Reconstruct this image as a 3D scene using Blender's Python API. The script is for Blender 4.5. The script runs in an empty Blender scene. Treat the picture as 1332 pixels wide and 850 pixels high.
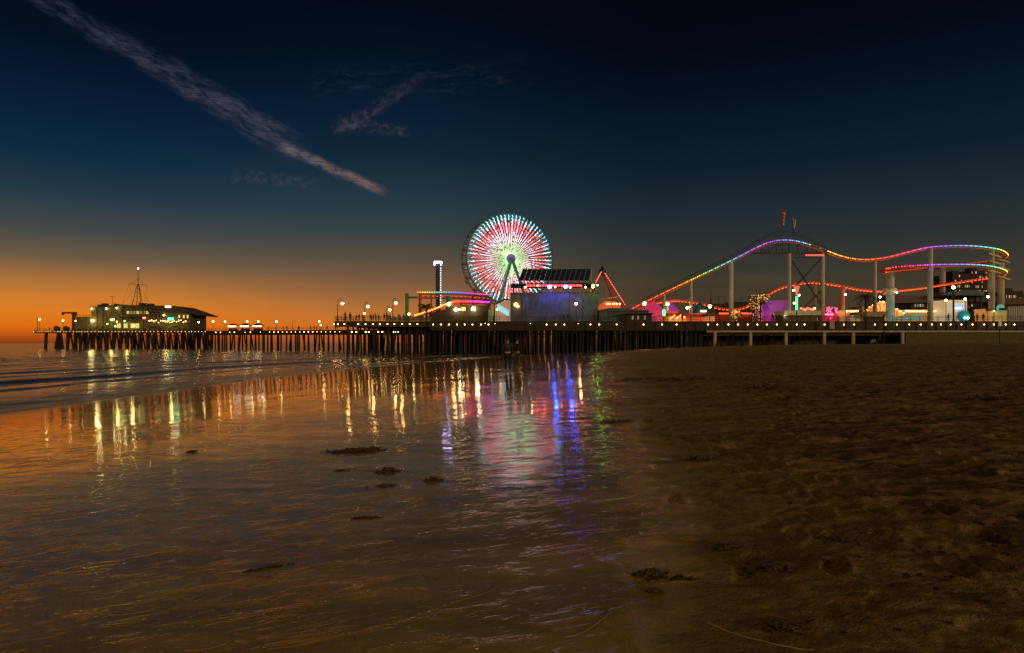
import bpy, math, random
import numpy as np
from mathutils import Vector, Matrix
random.seed(7); np.random.seed(7)
sc = bpy.context.scene
col = sc.collection
R = math.radians

# ------------------------------------------------------------------ camera
F = 888.0; CX = 666.0; HY = 446.5; ZC = 2.7          # focal length in photo pixels, principal column, horizon row, eye height above the sea
cam = bpy.data.cameras.new('camera'); cam.lens = 24.0; cam.sensor_width = 36.0
cam.shift_y = (HY - 425.0) / 1332.0
cam.clip_start = 0.05; cam.clip_end = 60000
camo = bpy.data.objects.new('camera', cam); col.objects.link(camo)
camo.location = (0, 0, ZC); camo.rotation_euler = (R(90), 0, 0)
sc.camera = camo
def P(px, py, D): return Vector(((px - CX) / F * D, D, ZC + (HY - py) / F * D))
def s2l(c): return tuple(((v / 255) / 12.92 if v / 255 <= 0.04045 else ((v / 255 + 0.055) / 1.055) ** 2.4) for v in c)

# ------------------------------------------------------------------ node helper
class N:
    def __init__(s, nt): s.nt = nt; s.n = nt.nodes; s.l = nt.links
    def put(s, sock, v):
        if isinstance(v, bpy.types.NodeSocket): s.l.new(v, sock)
        elif v is not None: sock.default_value = v
    def m(s, op, a, b=None, c=None, clamp=False):
        n = s.n.new('ShaderNodeMath'); n.operation = op; n.use_clamp = clamp
        for i, v in enumerate((a, b, c)): s.put(n.inputs[i], v)
        return n.outputs[0]
    def vm(s, op, a, b=None, out=0):
        n = s.n.new('ShaderNodeVectorMath'); n.operation = op
        s.put(n.inputs[0], a); s.put(n.inputs[1], b)
        return n.outputs['Value'] if op in ('DOT_PRODUCT', 'LENGTH') else n.outputs[0]
    def rng(s, v, a, b, c=0.0, d=1.0, smooth=True):
        n = s.n.new('ShaderNodeMapRange'); n.interpolation_type = 'SMOOTHSTEP' if smooth else 'LINEAR'
        s.put(n.inputs[0], v)
        for i, x in enumerate((a, b, c, d)): s.put(n.inputs[i + 1], x)
        return n.outputs[0]
    def mix(s, f, a, b, kind='RGBA', blend='MIX'):
        n = s.n.new('ShaderNodeMix'); n.data_type = kind
        if kind == 'RGBA':
            n.blend_type = blend; i = (0, 6, 7); o = 2
        else: i = (0, 2, 3); o = 0
        for k, v in zip(i, (f, a, b)):
            if kind == 'RGBA' and k and isinstance(v, tuple) and len(v) == 3: v = (*v, 1)
            s.put(n.inputs[k], v)
        return n.outputs[o]
    def noise(s, vec, scale, detail=4, rough=0.55, dist=0.0, dim='3D'):
        n = s.n.new('ShaderNodeTexNoise'); n.noise_dimensions = dim
        s.put(n.inputs['Vector'], vec); n.inputs['Scale'].default_value = scale; n.inputs['Detail'].default_value = detail
        n.inputs['Roughness'].default_value = rough; n.inputs['Distortion'].default_value = dist
        return n.outputs[0]
    def vor(s, vec, scale, feature='F1', rnd=1.0):
        n = s.n.new('ShaderNodeTexVoronoi'); n.feature = feature; n.inputs['Scale'].default_value = scale
        n.inputs['Randomness'].default_value = rnd; s.put(n.inputs['Vector'], vec)
        return n.outputs['Distance']
    def ramp(s, v, stops):
        n = s.n.new('ShaderNodeValToRGB'); e = n.color_ramp.elements
        while len(e) > 1: e.remove(e[-1])
        e[0].position = stops[0][0]; e[0].color = (*stops[0][1], 1)
        for p_, c_ in stops[1:]:
            x = e.new(p_); x.color = (*c_, 1)
        s.put(n.inputs[0], v); return n.outputs[0]
    def mapv(s, vec, loc=(0, 0, 0), rot=(0, 0, 0), scale=(1, 1, 1)):
        n = s.n.new('ShaderNodeMapping'); s.put(n.inputs[0], vec)
        n.inputs[1].default_value = loc; n.inputs[2].default_value = rot; n.inputs[3].default_value = scale
        return n.outputs[0]
    def bump(s, h, strength, dist, normal=None):
        n = s.n.new('ShaderNodeBump'); n.inputs['Strength'].default_value = strength; n.inputs['Distance'].default_value = dist
        s.put(n.inputs['Height'], h); s.put(n.inputs['Normal'], normal) if normal is not None else None
        return n.outputs[0]
    def comb(s, x, y, z):
        n = s.n.new('ShaderNodeCombineXYZ')
        for i, v in enumerate((x, y, z)): s.put(n.inputs[i], v)
        return n.outputs[0]

# ------------------------------------------------------------------ world: sky just after sunset (glow low in the west, cirrus streaks)
world = bpy.data.worlds.new('World'); sc.world = world; world.use_nodes = True
w = N(world.node_tree)
for n_ in list(w.n): w.n.remove(n_)
tc = w.n.new('ShaderNodeTexCoord'); D_ = w.vm('NORMALIZE', tc.outputs['Generated'])
sep = w.n.new('ShaderNodeSeparateXYZ'); w.l.new(D_, sep.inputs[0]); dx, dy, dz = sep.outputs
hor = w.m('SQRT', w.m('ADD', w.m('MULTIPLY', dx, dx), w.m('MULTIPLY', dy, dy)))
tanel = w.m('DIVIDE', dz, w.m('MAXIMUM', hor, 0.001))
az = w.m('ARCTAN2', dx, dy)                                            # 0 ahead, negative to the left (west)
tt = w.m('MULTIPLY', w.m('MAXIMUM', tanel, 0.0), 1.25)                 # ramp position
def sky_ramp(rows, dist):
    return w.ramp(tt, [((HY - y) / dist * 1.25, s2l(c)) for y, c in rows] + [(1.0, s2l((1, 3, 9)))])
left = sky_ramp([(446, (128, 58, 22)), (437, (185, 82, 16)), (425, (222, 108, 18)), (405, (222, 124, 32)), (385, (202, 124, 46)), (360, (162, 109, 59)), (335, (106, 90, 67)),
                 (300, (68, 72, 70)), (250, (34, 56, 70)), (200, (14, 42, 62)), (150, (8, 33, 56)), (100, (5, 24, 46)), (50, (4, 16, 34)), (0, (3, 11, 25))], 1060)
mid = sky_ramp([(446, (170, 84, 36)), (425, (204, 112, 40)), (405, (184, 112, 54)), (385, (150, 101, 60)), (360, (116, 88, 64)), (335, (86, 78, 65)),
                (300, (56, 66, 67)), (250, (34, 54, 66)), (200, (16, 39, 55)), (150, (9, 30, 50)), (100, (5, 21, 40)), (50, (4, 15, 30)), (0, (3, 10, 22))], 910)
right = sky_ramp([(446, (74, 56, 34)), (410, (72, 56, 36)), (380, (68, 58, 42)), (350, (58, 56, 46)), (310, (44, 50, 50)), (260, (30, 42, 50)),
                  (200, (16, 30, 42)), (150, (10, 24, 38)), (100, (6, 17, 30)), (50, (4, 11, 23)), (0, (3, 7, 16))], 1000)
c1 = w.mix(w.rng(az, R(-31), R(-9)), left, mid)
c2 = w.mix(w.rng(az, R(-10), R(13)), c1, right)
# behind the camera: warm town glow, with overhead fill added to lift the sand
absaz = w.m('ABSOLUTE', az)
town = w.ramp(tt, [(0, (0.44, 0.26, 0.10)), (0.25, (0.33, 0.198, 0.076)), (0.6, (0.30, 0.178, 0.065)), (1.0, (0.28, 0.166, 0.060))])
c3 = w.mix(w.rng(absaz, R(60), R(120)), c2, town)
# faint uneven warm veils low down
veil = w.noise(w.mapv(D_, scale=(3, 3, 22)), 2.2, 3, 0.5)
c3 = w.mix(w.m('MULTIPLY', w.rng(veil, 0.48, 0.75), w.rng(tanel, 0.02, 0.2, 0.16, 0.0)), c3, s2l((120, 84, 60)))
# cirrus
def dirpx(px, py): return Vector(((px - CX) / F, 1.0, (HY - py) / F)).normalized()
def streak(base, a, b, w0, w1, seed, dens, c_top, c_low, soft=0.6, thr=(0.38, 0.62), fine=60):
    a, b = dirpx(*a), dirpx(*b); nrm = a.cross(b).normalized(); tan = (b - a).normalized(); L = (b - a).length
    across = w.vm('DOT_PRODUCT', D_, tuple(nrm)); along = w.m('DIVIDE', w.m('SUBTRACT', w.vm('DOT_PRODUCT', D_, tuple(tan)), a.dot(tan)), L)
    wob = w.m('MULTIPLY', w.m('SUBTRACT', w.noise(w.comb(w.m('MULTIPLY', along, 5), seed, 0.0), 1.0, 3), 0.5), (w0 + w1) * 0.4)
    across = w.m('ADD', across, wob)
    wid = w.rng(along, 0, 1, w0, w1, False)
    edge = w.m('DIVIDE', w.m('ABSOLUTE', across), wid)
    env = w.m('MULTIPLY', w.rng(edge, soft * 0.3, 1.0, 1.0, 0.0), w.m('MULTIPLY', w.rng(along, -0.04, 0.08), w.rng(along, 0.82, 1.03, 1.0, 0.0)))
    q = w.comb(w.m('MULTIPLY', along, 9), w.m('MULTIPLY', across, 90), seed)
    n1 = w.noise(q, 1.4, 5, 0.6, 0.4)
    q2 = w.comb(w.m('ADD', w.m('MULTIPLY', along, fine * 1.6), w.m('MULTIPLY', across, 480)), w.m('MULTIPLY', across, 150), seed + 3)
    n2 = w.noise(q2, 1.0, 3, 0.6, 0.3)
    f = w.m('MULTIPLY', env, w.m('MULTIPLY', w.rng(n1, *thr), w.rng(n2, 0.25, 0.7, 0.25, 1.0)))
    cc = w.mix(w.rng(dz, a.z if a.z < b.z else b.z, a.z if a.z > b.z else b.z, 0, 1), c_low, c_top)
    return w.mix(w.m('MULTIPLY', f, dens, clamp=True), base, cc)
pale, rose = s2l((78, 88, 112)), s2l((160, 124, 108))
c = streak(c3, (20, -22), (400, 200), 0.015, 0.029, 1.3, 0.40, pale, s2l((118, 108, 114)), thr=(0.28, 0.72))
c = streak(c, (362, 188), (504, 252), 0.010, 0.009, 4.1, 0.55, s2l((130, 112, 112)), rose, thr=(0.25, 0.55), fine=22)
c = streak(c, (436, 172), (556, 100), 0.016, 0.012, 7.7, 0.42, s2l((60, 62, 80)), s2l((104, 88, 92)), thr=(0.36, 0.7), fine=10)
c = streak(c, (440, 160), (536, 172), 0.014, 0.010, 9.2, 0.4, s2l((90, 80, 86)), s2l((104, 90, 94)), thr=(0.40, 0.72), fine=8)
c = streak(c, (300, 228), (420, 240), 0.016, 0.012, 2.2, 0.45, s2l((80, 78, 84)), s2l((90, 80, 80)), thr=(0.38, 0.75), fine=6)
c = streak(c, (400, 110), (700, 95), 0.03, 0.03, 5.9, 0.35, s2l((48, 56, 78)), s2l((60, 62, 80)), thr=(0.42, 0.8), fine=10)
c = streak(c, (110, 338), (200, 336), 0.008, 0.006, 12.2, 0.5, s2l((120, 78, 50)), s2l((120, 78, 50)), thr=(0.36, 0.7), fine=3)
# below the horizon: dark
c = w.mix(w.rng(dz, -0.02, -0.0005, 1.0, 0.0), c, (0.012, 0.009, 0.006))
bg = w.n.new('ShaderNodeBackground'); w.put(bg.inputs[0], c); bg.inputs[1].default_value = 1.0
# a physically based twilight sky adds its own faint blue fill
nis = w.n.new('ShaderNodeTexSky'); nis.sky_type = 'NISHITA'; nis.sun_disc = False; nis.sun_elevation = R(-4); nis.sun_rotation = R(-38)
bg2 = w.n.new('ShaderNodeBackground'); w.l.new(nis.outputs[0], bg2.inputs[0]); bg2.inputs[1].default_value = 0.004
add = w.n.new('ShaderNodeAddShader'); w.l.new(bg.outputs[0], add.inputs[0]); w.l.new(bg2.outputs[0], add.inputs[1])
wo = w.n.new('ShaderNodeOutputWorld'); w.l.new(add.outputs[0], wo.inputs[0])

# the lamps of the promenade behind the camera reach the beach as one soft low warm light
sl = bpy.data.lights.new('sun', 'SUN'); sl.energy = 0.85; sl.angle = R(4); sl.color = (1.0, 0.74, 0.42)
so = bpy.data.objects.new('sun', sl); col.objects.link(so); so.rotation_euler = Vector((-0.70, 0.70, -0.135)).to_track_quat('-Z', 'Y').to_euler()

sc.view_settings.view_transform = 'Standard'; sc.view_settings.look = 'None'; sc.view_settings.exposure = 0.0; sc.view_settings.gamma = 1.0
sc.render.engine = 'CYCLES'
sc.cycles.use_denoising = True; sc.cycles.denoiser = 'OPENIMAGEDENOISE'; sc.cycles.denoising_input_passes = 'RGB_ALBEDO_NORMAL'
sc.cycles.max_bounces = 5; sc.cycles.diffuse_bounces = 2; sc.cycles.glossy_bounces = 3; sc.cycles.transparent_max_bounces = 4
sc.cycles.sample_clamp_indirect = 4.0; sc.cycles.sample_clamp_direct = 0.0
sc.cycles.use_light_tree = True; sc.cycles.caustics_reflective = False; sc.cycles.caustics_refractive = False

# ------------------------------------------------------------------ materials
MATS = {}
def new_mat(name):
    m = bpy.data.materials.new(name); m.use_nodes = True
    h = N(m.node_tree); b = m.node_tree.nodes['Principled BSDF']
    return m, h, b
def mat(name, c, rough=0.7, metal=0.0, var=0.35, scale=1.2, bump=0.0, c2=None):
    if name in MATS: return MATS[name]
    m, h, b = new_mat(name)
    t = h.n.new('ShaderNodeTexCoord'); v = t.outputs['Object']
    n1 = h.noise(v, scale, 5, 0.6); n2 = h.noise(h.mapv(v, scale=(1, 1, 0.15)), scale * 6, 3, 0.6)
    f = h.m('ADD', h.m('MULTIPLY', n1, 0.6), h.m('MULTIPLY', n2, 0.4))
    dark = tuple(x * (1 - var) for x in c); lite = c2 or tuple(min(1, x * (1 + var)) for x in c)
    h.put(b.inputs['Base Color'], h.mix(h.rng(f, 0.35, 0.65), (*dark, 1), (*lite, 1)))
    h.put(b.inputs['Roughness'], h.rng(n1, 0.3, 0.7, max(0.05, rough - 0.12), min(1, rough + 0.12)))
    b.inputs['Metallic'].default_value = metal
    if bump: h.put(b.inputs['Normal'], h.bump(n2, bump, 0.03))
    MATS[name] = m; return m
def emat(name, c, s, base=None):
    if name in MATS: return MATS[name]
    m, h, b = new_mat(name)
    b.inputs['Base Color'].default_value = (*(base or (0.2, 0.2, 0.2)), 1)
    b.inputs['Emission Color'].default_value = (*c, 1); b.inputs['Emission Strength'].default_value = s
    MATS[name] = m; return m
def vmat(name, s):                                    # emission colour from the mesh's own colour attribute (coloured LEDs)
    if name in MATS: return MATS[name]
    m, h, b = new_mat(name)
    a = h.n.new('ShaderNodeAttribute'); a.attribute_name = 'led'
    b.inputs['Base Color'].default_value = (0.05, 0.05, 0.05, 1)
    h.put(b.inputs['Emission Color'], a.outputs['Color']); b.inputs['Emission Strength'].default_value = s
    MATS[name] = m; return m
WOOD = mat('weathered_wood', (0.024, 0.018, 0.010), 0.8, bump=0.5, scale=0.8)
PILE = mat('pile_wood', (0.012, 0.009, 0.006), 0.85, bump=0.6, scale=1.5)
CONC = mat('concrete', (0.33, 0.30, 0.22), 0.85, bump=0.3)
DARKM = mat('dark_metal', (0.03, 0.03, 0.032), 0.5, 0.6)
STEEL = mat('painted_steel', (0.34, 0.33, 0.30), 0.45, 0.0, var=0.18)
LAMPG = mat('lamp_post_paint', (0.025, 0.03, 0.025), 0.45, 0.3)
TEAL = mat('teal_paint', (0.02, 0.30, 0.27), 0.4, var=0.15)
REDP = mat('red_paint', (0.45, 0.05, 0.02), 0.45, var=0.15)
ORANGEP = mat('orange_track_paint', (0.50, 0.10, 0.02), 0.45, var=0.2)
GREENP = mat('green_paint', (0.05, 0.20, 0.06), 0.5)
CLAP = mat('olive_clapboard', (0.095, 0.080, 0.032), 0.8, bump=0.3)
ROOF = mat('brown_shingle', (0.055, 0.04, 0.03), 0.9, bump=0.5)
GREYW = mat('grey_panel_wall', (0.060, 0.082, 0.110), 0.6, bump=0.15, scale=0.35, var=0.4)
CREAM = mat('cream_paint', (0.55, 0.48, 0.32), 0.6)
WHITEP = mat('white_paint', (0.75, 0.74, 0.70), 0.5, var=0.1)
BROWNW = mat('dark_brown_wall', (0.05, 0.032, 0.018), 0.8, bump=0.3)
SKIN = mat('skin', (0.35, 0.2, 0.14), 0.6, var=0.1)
CLOTHS = [mat('cloth_navy', (0.02, 0.025, 0.045), 0.9), mat('cloth_black', (0.012, 0.012, 0.012), 0.9), mat('cloth_olive', (0.05, 0.05, 0.03), 0.9), mat('cloth_maroon', (0.10, 0.02, 0.02), 0.9)]
HAIR = mat('hair', (0.012, 0.009, 0.007), 0.6)
GLASSD = mat('dark_glass', (0.02, 0.022, 0.025), 0.1, var=0.1)
WARM = emat('warm_bulb', (1.0, 0.55, 0.16), 16)
WARM_S = emat('warm_small_bulb', (1.0, 0.60, 0.20), 9)
GLOBE = emat('lamp_globe', (1.0, 0.56, 0.16), 48)
FARG = emat('far_lamp_globe', (1.0, 0.55, 0.17), 34)

# ------------------------------------------------------------------ mesh builder
ICO_V = None
def ico():
    global ICO_V
    if ICO_V is None:
        t = (1 + 5 ** .5) / 2
        v = [(-1, t, 0), (1, t, 0), (-1, -t, 0), (1, -t, 0), (0, -1, t), (0, 1, t), (0, -1, -t), (0, 1, -t), (t, 0, -1), (t, 0, 1), (-t, 0, -1), (-t, 0, 1)]
        v = [Vector(x).normalized() for x in v]
        f = [(0, 11, 5), (0, 5, 1), (0, 1, 7), (0, 7, 10), (0, 10, 11), (1, 5, 9), (5, 11, 4), (11, 10, 2), (10, 7, 6), (7, 1, 8), (3, 9, 4), (3, 4, 2), (3, 2, 6), (3, 6, 8), (3, 8, 9), (4, 9, 5), (2, 4, 11), (6, 2, 10), (8, 6, 7), (9, 8, 1)]
        ICO_V = (v, f)
    return ICO_V
class MB:
    def __init__(s): s.v = []; s.f = []; s.c = []; s.cur = None
    def add(s, vs, fs):
        o = len(s.v); s.v += [tuple(x) for x in vs]; s.f += [tuple(i + o for i in f) for f in fs]
        s.c += [s.cur] * len(fs); return s
    def box(s, x0, x1, y0, y1, z0, z1):
        return s.add([(x0, y0, z0), (x1, y0, z0), (x1, y1, z0), (x0, y1, z0), (x0, y0, z1), (x1, y0, z1), (x1, y1, z1), (x0, y1, z1)],
                     [(0, 3, 2, 1), (4, 5, 6, 7), (0, 1, 5, 4), (1, 2, 6, 5), (2, 3, 7, 6), (3, 0, 4, 7)])
    def bar(s, a, b, w_, h_=None):                              # square bar from a to b
        a, b = Vector(a), Vector(b); d = (b - a).normalized(); h_ = h_ or w_
        u = d.cross(Vector((0, 0, 1))); u = Vector((1, 0, 0)) if u.length < 1e-3 else u.normalized(); v = u.cross(d)
        q = [u * (i * w_ / 2) + v * (j * h_ / 2) for i, j in ((-1, -1), (1, -1), (1, 1), (-1, 1))]
        return s.add([a + x for x in q] + [b + x for x in q], [(3, 2, 1, 0), (4, 5, 6, 7), (0, 1, 5, 4), (1, 2, 6, 5), (2, 3, 7, 6), (3, 0, 4, 7)])
    def tube(s, a, b, r0, r1=None, n=8): return s.path([a, b], r0, n, r1)
    def path(s, pts, r, n=8, r1=None, closed=False):
        pts = [Vector(p) for p in pts]; r1 = r if r1 is None else r1; m_ = len(pts); vs = []; up = None
        for i, p in enumerate(pts):
            if closed: d = (pts[(i + 1) % m_] - pts[i - 1]).normalized()
            else: d = (pts[min(i + 1, m_ - 1)] - pts[max(i - 1, 0)]).normalized()
            ref = Vector((0, 0, 1)) if abs(d.z) < 0.95 else Vector((0, 1, 0))
            u = d.cross(ref).normalized() if up is None else (up - d * up.dot(d)).normalized(); up = u
            v = d.cross(u); rr = r + (r1 - r) * i / max(1, m_ - 1)
            vs += [p + (u * math.cos(2 * math.pi * k / n) + v * math.sin(2 * math.pi * k / n)) * rr for k in range(n)]
        fs = []
        for i in range(m_ if closed else m_ - 1):
            j = (i + 1) % m_
            fs += [(i * n + k, i * n + (k + 1) % n, j * n + (k + 1) % n, j * n + k) for k in range(n)]
        if not closed: fs += [tuple(range(n))[::-1], tuple((m_ - 1) * n + k for k in range(n))]
        return s.add(vs, fs)
    def ball(s, c_, r, sz=1.0):
        v, f = ico(); c_ = Vector(c_); return s.add([c_ + Vector((x.x * r, x.y * r, x.z * r * sz)) for x in v], f)
    def uv(s, c_, r, nu=14, nv=9, sc_=(1, 1, 1)):
        vs = []; fs = []; c_ = Vector(c_)
        for i in range(nv + 1):
            th = math.pi * i / nv
            for j in range(nu):
                ph = 2 * math.pi * j / nu
                vs.append(c_ + Vector((math.sin(th) * math.cos(ph) * r * sc_[0], math.sin(th) * math.sin(ph) * r * sc_[1], math.cos(th) * r * sc_[2])))
        for i in range(nv):
            for j in range(nu): fs.append((i * nu + j, (i + 1) * nu + j, (i + 1) * nu + (j + 1) % nu, i * nu + (j + 1) % nu))
        return s.add(vs, fs)
    def prism(s, poly, off):                                    # polygon (list of points) extruded by a vector
        n = len(poly); off = Vector(off); a = [Vector(p) for p in poly]
        return s.add(a + [p + off for p in a], [tuple(range(n))[::-1], tuple(range(n, 2 * n))] + [(i, (i + 1) % n, (i + 1) % n + n, i + n) for i in range(n)])
    def disc(s, c_, nrm, r, th, n=32):
        nrm = Vector(nrm).normalized(); return s.tube(Vector(c_), Vector(c_) + nrm * th, r, r, n)
    def lathe(s, c_, prof, n=14):
        c_ = Vector(c_); vs = []
        for r, z in prof: vs += [c_ + Vector((r * math.cos(2 * math.pi * k / n), r * math.sin(2 * math.pi * k / n), z)) for k in range(n)]
        fs = [(i * n + k, i * n + (k + 1) % n, (i + 1) * n + (k + 1) % n, (i + 1) * n + k) for i in range(len(prof) - 1) for k in range(n)]
        return s.add(vs, fs)
    def quad(s, *p): return s.add(p, [tuple(range(len(p)))])
    def build(s, name, m, parent=None, loc=(0, 0, 0), smooth=False):
        me = bpy.data.meshes.new(name)
        l = Vector(loc); me.from_pydata([(a[0] - l.x, a[1] - l.y, a[2] - l.z) for a in s.v], [], s.f)
        if any(x is not None for x in s.c):
            at = me.attributes.new('led', 'FLOAT_COLOR', 'CORNER'); k = 0
            buf = np.zeros((len(me.loops), 4), dtype=np.float32)
            for f_, cc in zip(me.polygons, s.c):
                buf[f_.loop_start:f_.loop_start + f_.loop_total] = (*(cc or (0, 0, 0)), 1)
            at.data.foreach_set('color', buf.ravel())
        for mm in (m if isinstance(m, (list, tuple)) else [m]): me.materials.append(mm)
        if smooth: me.polygons.foreach_set('use_smooth', [True] * len(me.polygons))
        o = bpy.data.objects.new(name, me); col.objects.link(o)
        if parent is not None: o.parent = parent
        return o
def tag(o, label=None, cat=None, group=None, kind=None):
    if label: o['label'] = label
    if cat: o['category'] = cat
    if group: o['group'] = group
    if kind: o['kind'] = kind
    elif cat and 'kind' not in o: o['kind'] = 'thing'
    return o
class T:                                                       # a thing: an Empty at its base, parts under it
    def __init__(s, name, label, cat, loc, group=None):
        s.o = bpy.data.objects.new(name, None); col.objects.link(s.o); s.l = Vector(loc); s.o.location = s.l
        s.o.empty_display_size = 0.2; tag(s.o, label, cat, group)
    def part(s, name, mb, m, label=None, smooth=False, under=None):
        o = mb.build(name, m, under or s.o, s.l, smooth)
        if label: o['label'] = label
        return o
    def rep(s, name, src, dl):                                 # repeat of a part, shifted
        o = src.copy(); col.objects.link(o); o.parent = s.o; o.location = Vector(dl); return o
def copy_tree(o, loc=None, label=None, parent=None):
    c_ = o.copy(); col.objects.link(c_)
    if parent is not None: c_.parent = parent
    if loc is not None: c_.location = loc
    if label: c_['label'] = label
    for ch in list(o.children): copy_tree(ch, None, None, c_)
    return c_
def solo(name, label, cat, mb, m, loc=(0, 0, 0), group=None, smooth=False):
    o = mb.build(name, m, None, loc, smooth); o.location = Vector(loc); return tag(o, label, cat, group)
def catmull(pts, per=12):
    pts = [Vector(p) for p in pts]; out = []
    for i in range(len(pts) - 1):
        p0, p1, p2, p3 = pts[max(i - 1, 0)], pts[i], pts[i + 1], pts[min(i + 2, len(pts) - 1)]
        for k in range(per):
            t = k / per
            out.append(0.5 * ((2 * p1) + (p2 - p0) * t + (2 * p0 - 5 * p1 + 4 * p2 - p3) * t * t + (3 * p1 - p0 - 3 * p2 + p3) * t ** 3))
    out.append(pts[-1]); return out
def resample(pts, step):
    out = [pts[0].copy()]; acc = 0.0
    for a, b in zip(pts, pts[1:]):
        L = (b - a).length; d = step - acc
        while d <= L: out.append(a.lerp(b, d / L)); d += step
        acc = (acc + L) % step if L else acc
    return out
ORD = ['first', 'second', 'third', 'fourth', 'fifth', 'sixth', 'seventh', 'eighth', 'ninth', 'tenth', 'eleventh', 'twelfth', 'thirteenth', 'fourteenth', 'fifteenth', 'sixteenth', 'seventeenth', 'eighteenth', 'nineteenth', 'twentieth']

# ------------------------------------------------------------------ terrain functions
def xs(y): return -19.3 + 0.0025 * np.maximum(y - 42, 0) ** 2 * np.where(y > 150, 0, 1) + np.where(y > 150, 29.16 + (y - 150) * 0.3, 0)
def wet_edge(x, y):                                                # signed, scaled distance from the wet / dry boundary of the sand
    y = np.maximum(y, 0.0); return (x - (0.3 + 0.10 * y + 0.0022 * np.maximum(y - 45, 0) ** 2)) / (0.35 + 0.06 * y)
def prof(d): return np.where(d > 0, 2.62 * np.tanh(0.0265 * d), np.maximum(0.0694 * d, -2.5 - 0 * d))
def noise2(x, y, seed=0):
    xi = np.floor(x).astype(np.int64); yi = np.floor(y).astype(np.int64); xf = x - xi; yf = y - yi
    def g(ix, iy):
        h = (ix * 374761393 + iy * 668265263 + seed * 974634777) & 0xffffffff
        h = ((h ^ (h >> 13)) * 1274126177) & 0xffffffff; a = (h ^ (h >> 16)) % 6283 / 1000.0
        return np.cos(a), np.sin(a)
    u = xf * xf * xf * (xf * (xf * 6 - 15) + 10); v = yf * yf * yf * (yf * (yf * 6 - 15) + 10)
    r = 0
    n = []
    for ox, oy in ((0, 0), (1, 0), (0, 1), (1, 1)):
        cx, cy = g(xi + ox, yi + oy); n.append(cx * (xf - ox) + cy * (yf - oy))
    return (n[0] * (1 - u) + n[1] * u) * (1 - v) + (n[2] * (1 - u) + n[3] * u) * v
def rip(x, y):                                                 # long low ripples running seaward-up the beach
    a = R(-72); u = x * math.cos(a) - y * math.sin(a); v = x * math.sin(a) + y * math.cos(a)
    wv = noise2(u * 0.7 + 3, v * 0.25, 5)
    return noise2(u * 2.2 + wv * 2.0, v * 0.55, 1) + 0.6 * noise2(u * 5.1 + wv * 3, v * 1.3, 2)
PIT = None
def ground(x, y, detail=True):
    x = np.asarray(x, dtype=float); y = np.asarray(y, dtype=float)
    d = x - xs(y); z = prof(d)
    if detail:
        wet = np.clip(1.1 - wet_edge(x, y) * 0.7, 0, 1); dry = 1 - wet
        z = z + 0.0036 * rip(x, y) * wet * np.clip(d / 2, 0, 1)
        z = z + 0.02 * noise2(x * 0.25, y * 0.25, 9) * np.clip((d - 2) / 10, 0, 1)
        z = z + dry * (0.022 * noise2(x * 1.7, y * 1.7, 3) + 0.020 * np.abs(noise2(x * 4.3, y * 4.3, 4)) + 0.010 * noise2(x * 11, y * 11, 6) - 0.035 * np.clip((noise2(x * 3.1 + 5, y * 2.6, 8) - 0.22) * 6, 0, 1))
        far = np.clip((y - 60) / 50, 0, 1) * np.clip((d - 30) / 20, 0, 1)      # rougher berm in front of the pier
        z = z + far * 0.10 * noise2(x * 0.9, y * 0.5, 12)
        # the scoured hollow holding the kelp heap
        px, py = PITC
        for ox, oy, sx, sy, dp in ((-.05, 0, .13, .035, -.03), (.12, -.01, .09, .03, -.025), (0, .07, .18, .022, .012), (.03, -.065, .16, .02, .010)):
            z = z + dp * np.exp(-((x - px - ox) / sx) ** 2 - ((y - py - oy) / sy) ** 2)
    return z
PITC = (0.86, 4.05)
def G(px, py):                                                 # where a photo pixel meets the beach
    lo, hi = 1.0, 400.0
    for _ in range(60):
        m_ = (lo + hi) / 2; x = (px - CX) / F * m_
        z = ZC - (py - HY) / F * m_
        if z > float(ground(x, m_, False)): lo = m_
        else: hi = m_
    x = (px - CX) / F * lo; return Vector((x, lo, float(ground(x, lo))))
_g = G(868, 752); PITC = (_g.x, _g.y)

def grid_mesh(name, X, Y, Z, m, wrap=True):
    nr, nc = X.shape; me = bpy.data.meshes.new(name)
    co = np.stack([X, Y, Z], -1).reshape(-1, 3).astype(np.float32)
    i = np.arange(nr - 1)[:, None]; j = np.arange(nc if wrap else nc - 1)[None, :]; j2 = (j + 1) % nc
    q = np.stack([i * nc + j, i * nc + j2, (i + 1) * nc + j2, (i + 1) * nc + j], -1).reshape(-1, 4).astype(np.int32)
    me.vertices.add(len(co)); me.vertices.foreach_set('co', co.ravel())
    me.loops.add(q.size); me.loops.foreach_set('vertex_index', q.ravel())
    me.polygons.add(len(q)); me.polygons.foreach_set('loop_start', np.arange(0, q.size, 4, dtype=np.int32)); me.polygons.foreach_set('use_smooth', np.ones(len(q), dtype=bool))
    me.update(calc_edges=True); me.materials.append(m)
    o = bpy.data.objects.new(name, me); col.objects.link(o); return o
def polar(rs, ncf, ncb, half):
    # angle measured from +Y, clockwise negative so that faces point up
    a = np.concatenate([np.linspace(half, -half, ncf, endpoint=False), np.linspace(-half, -(2 * math.pi - half), ncb, endpoint=False)])
    rr, aa = np.meshgrid(rs, a, indexing='ij'); return rr * np.sin(aa), rr * np.cos(aa)

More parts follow.
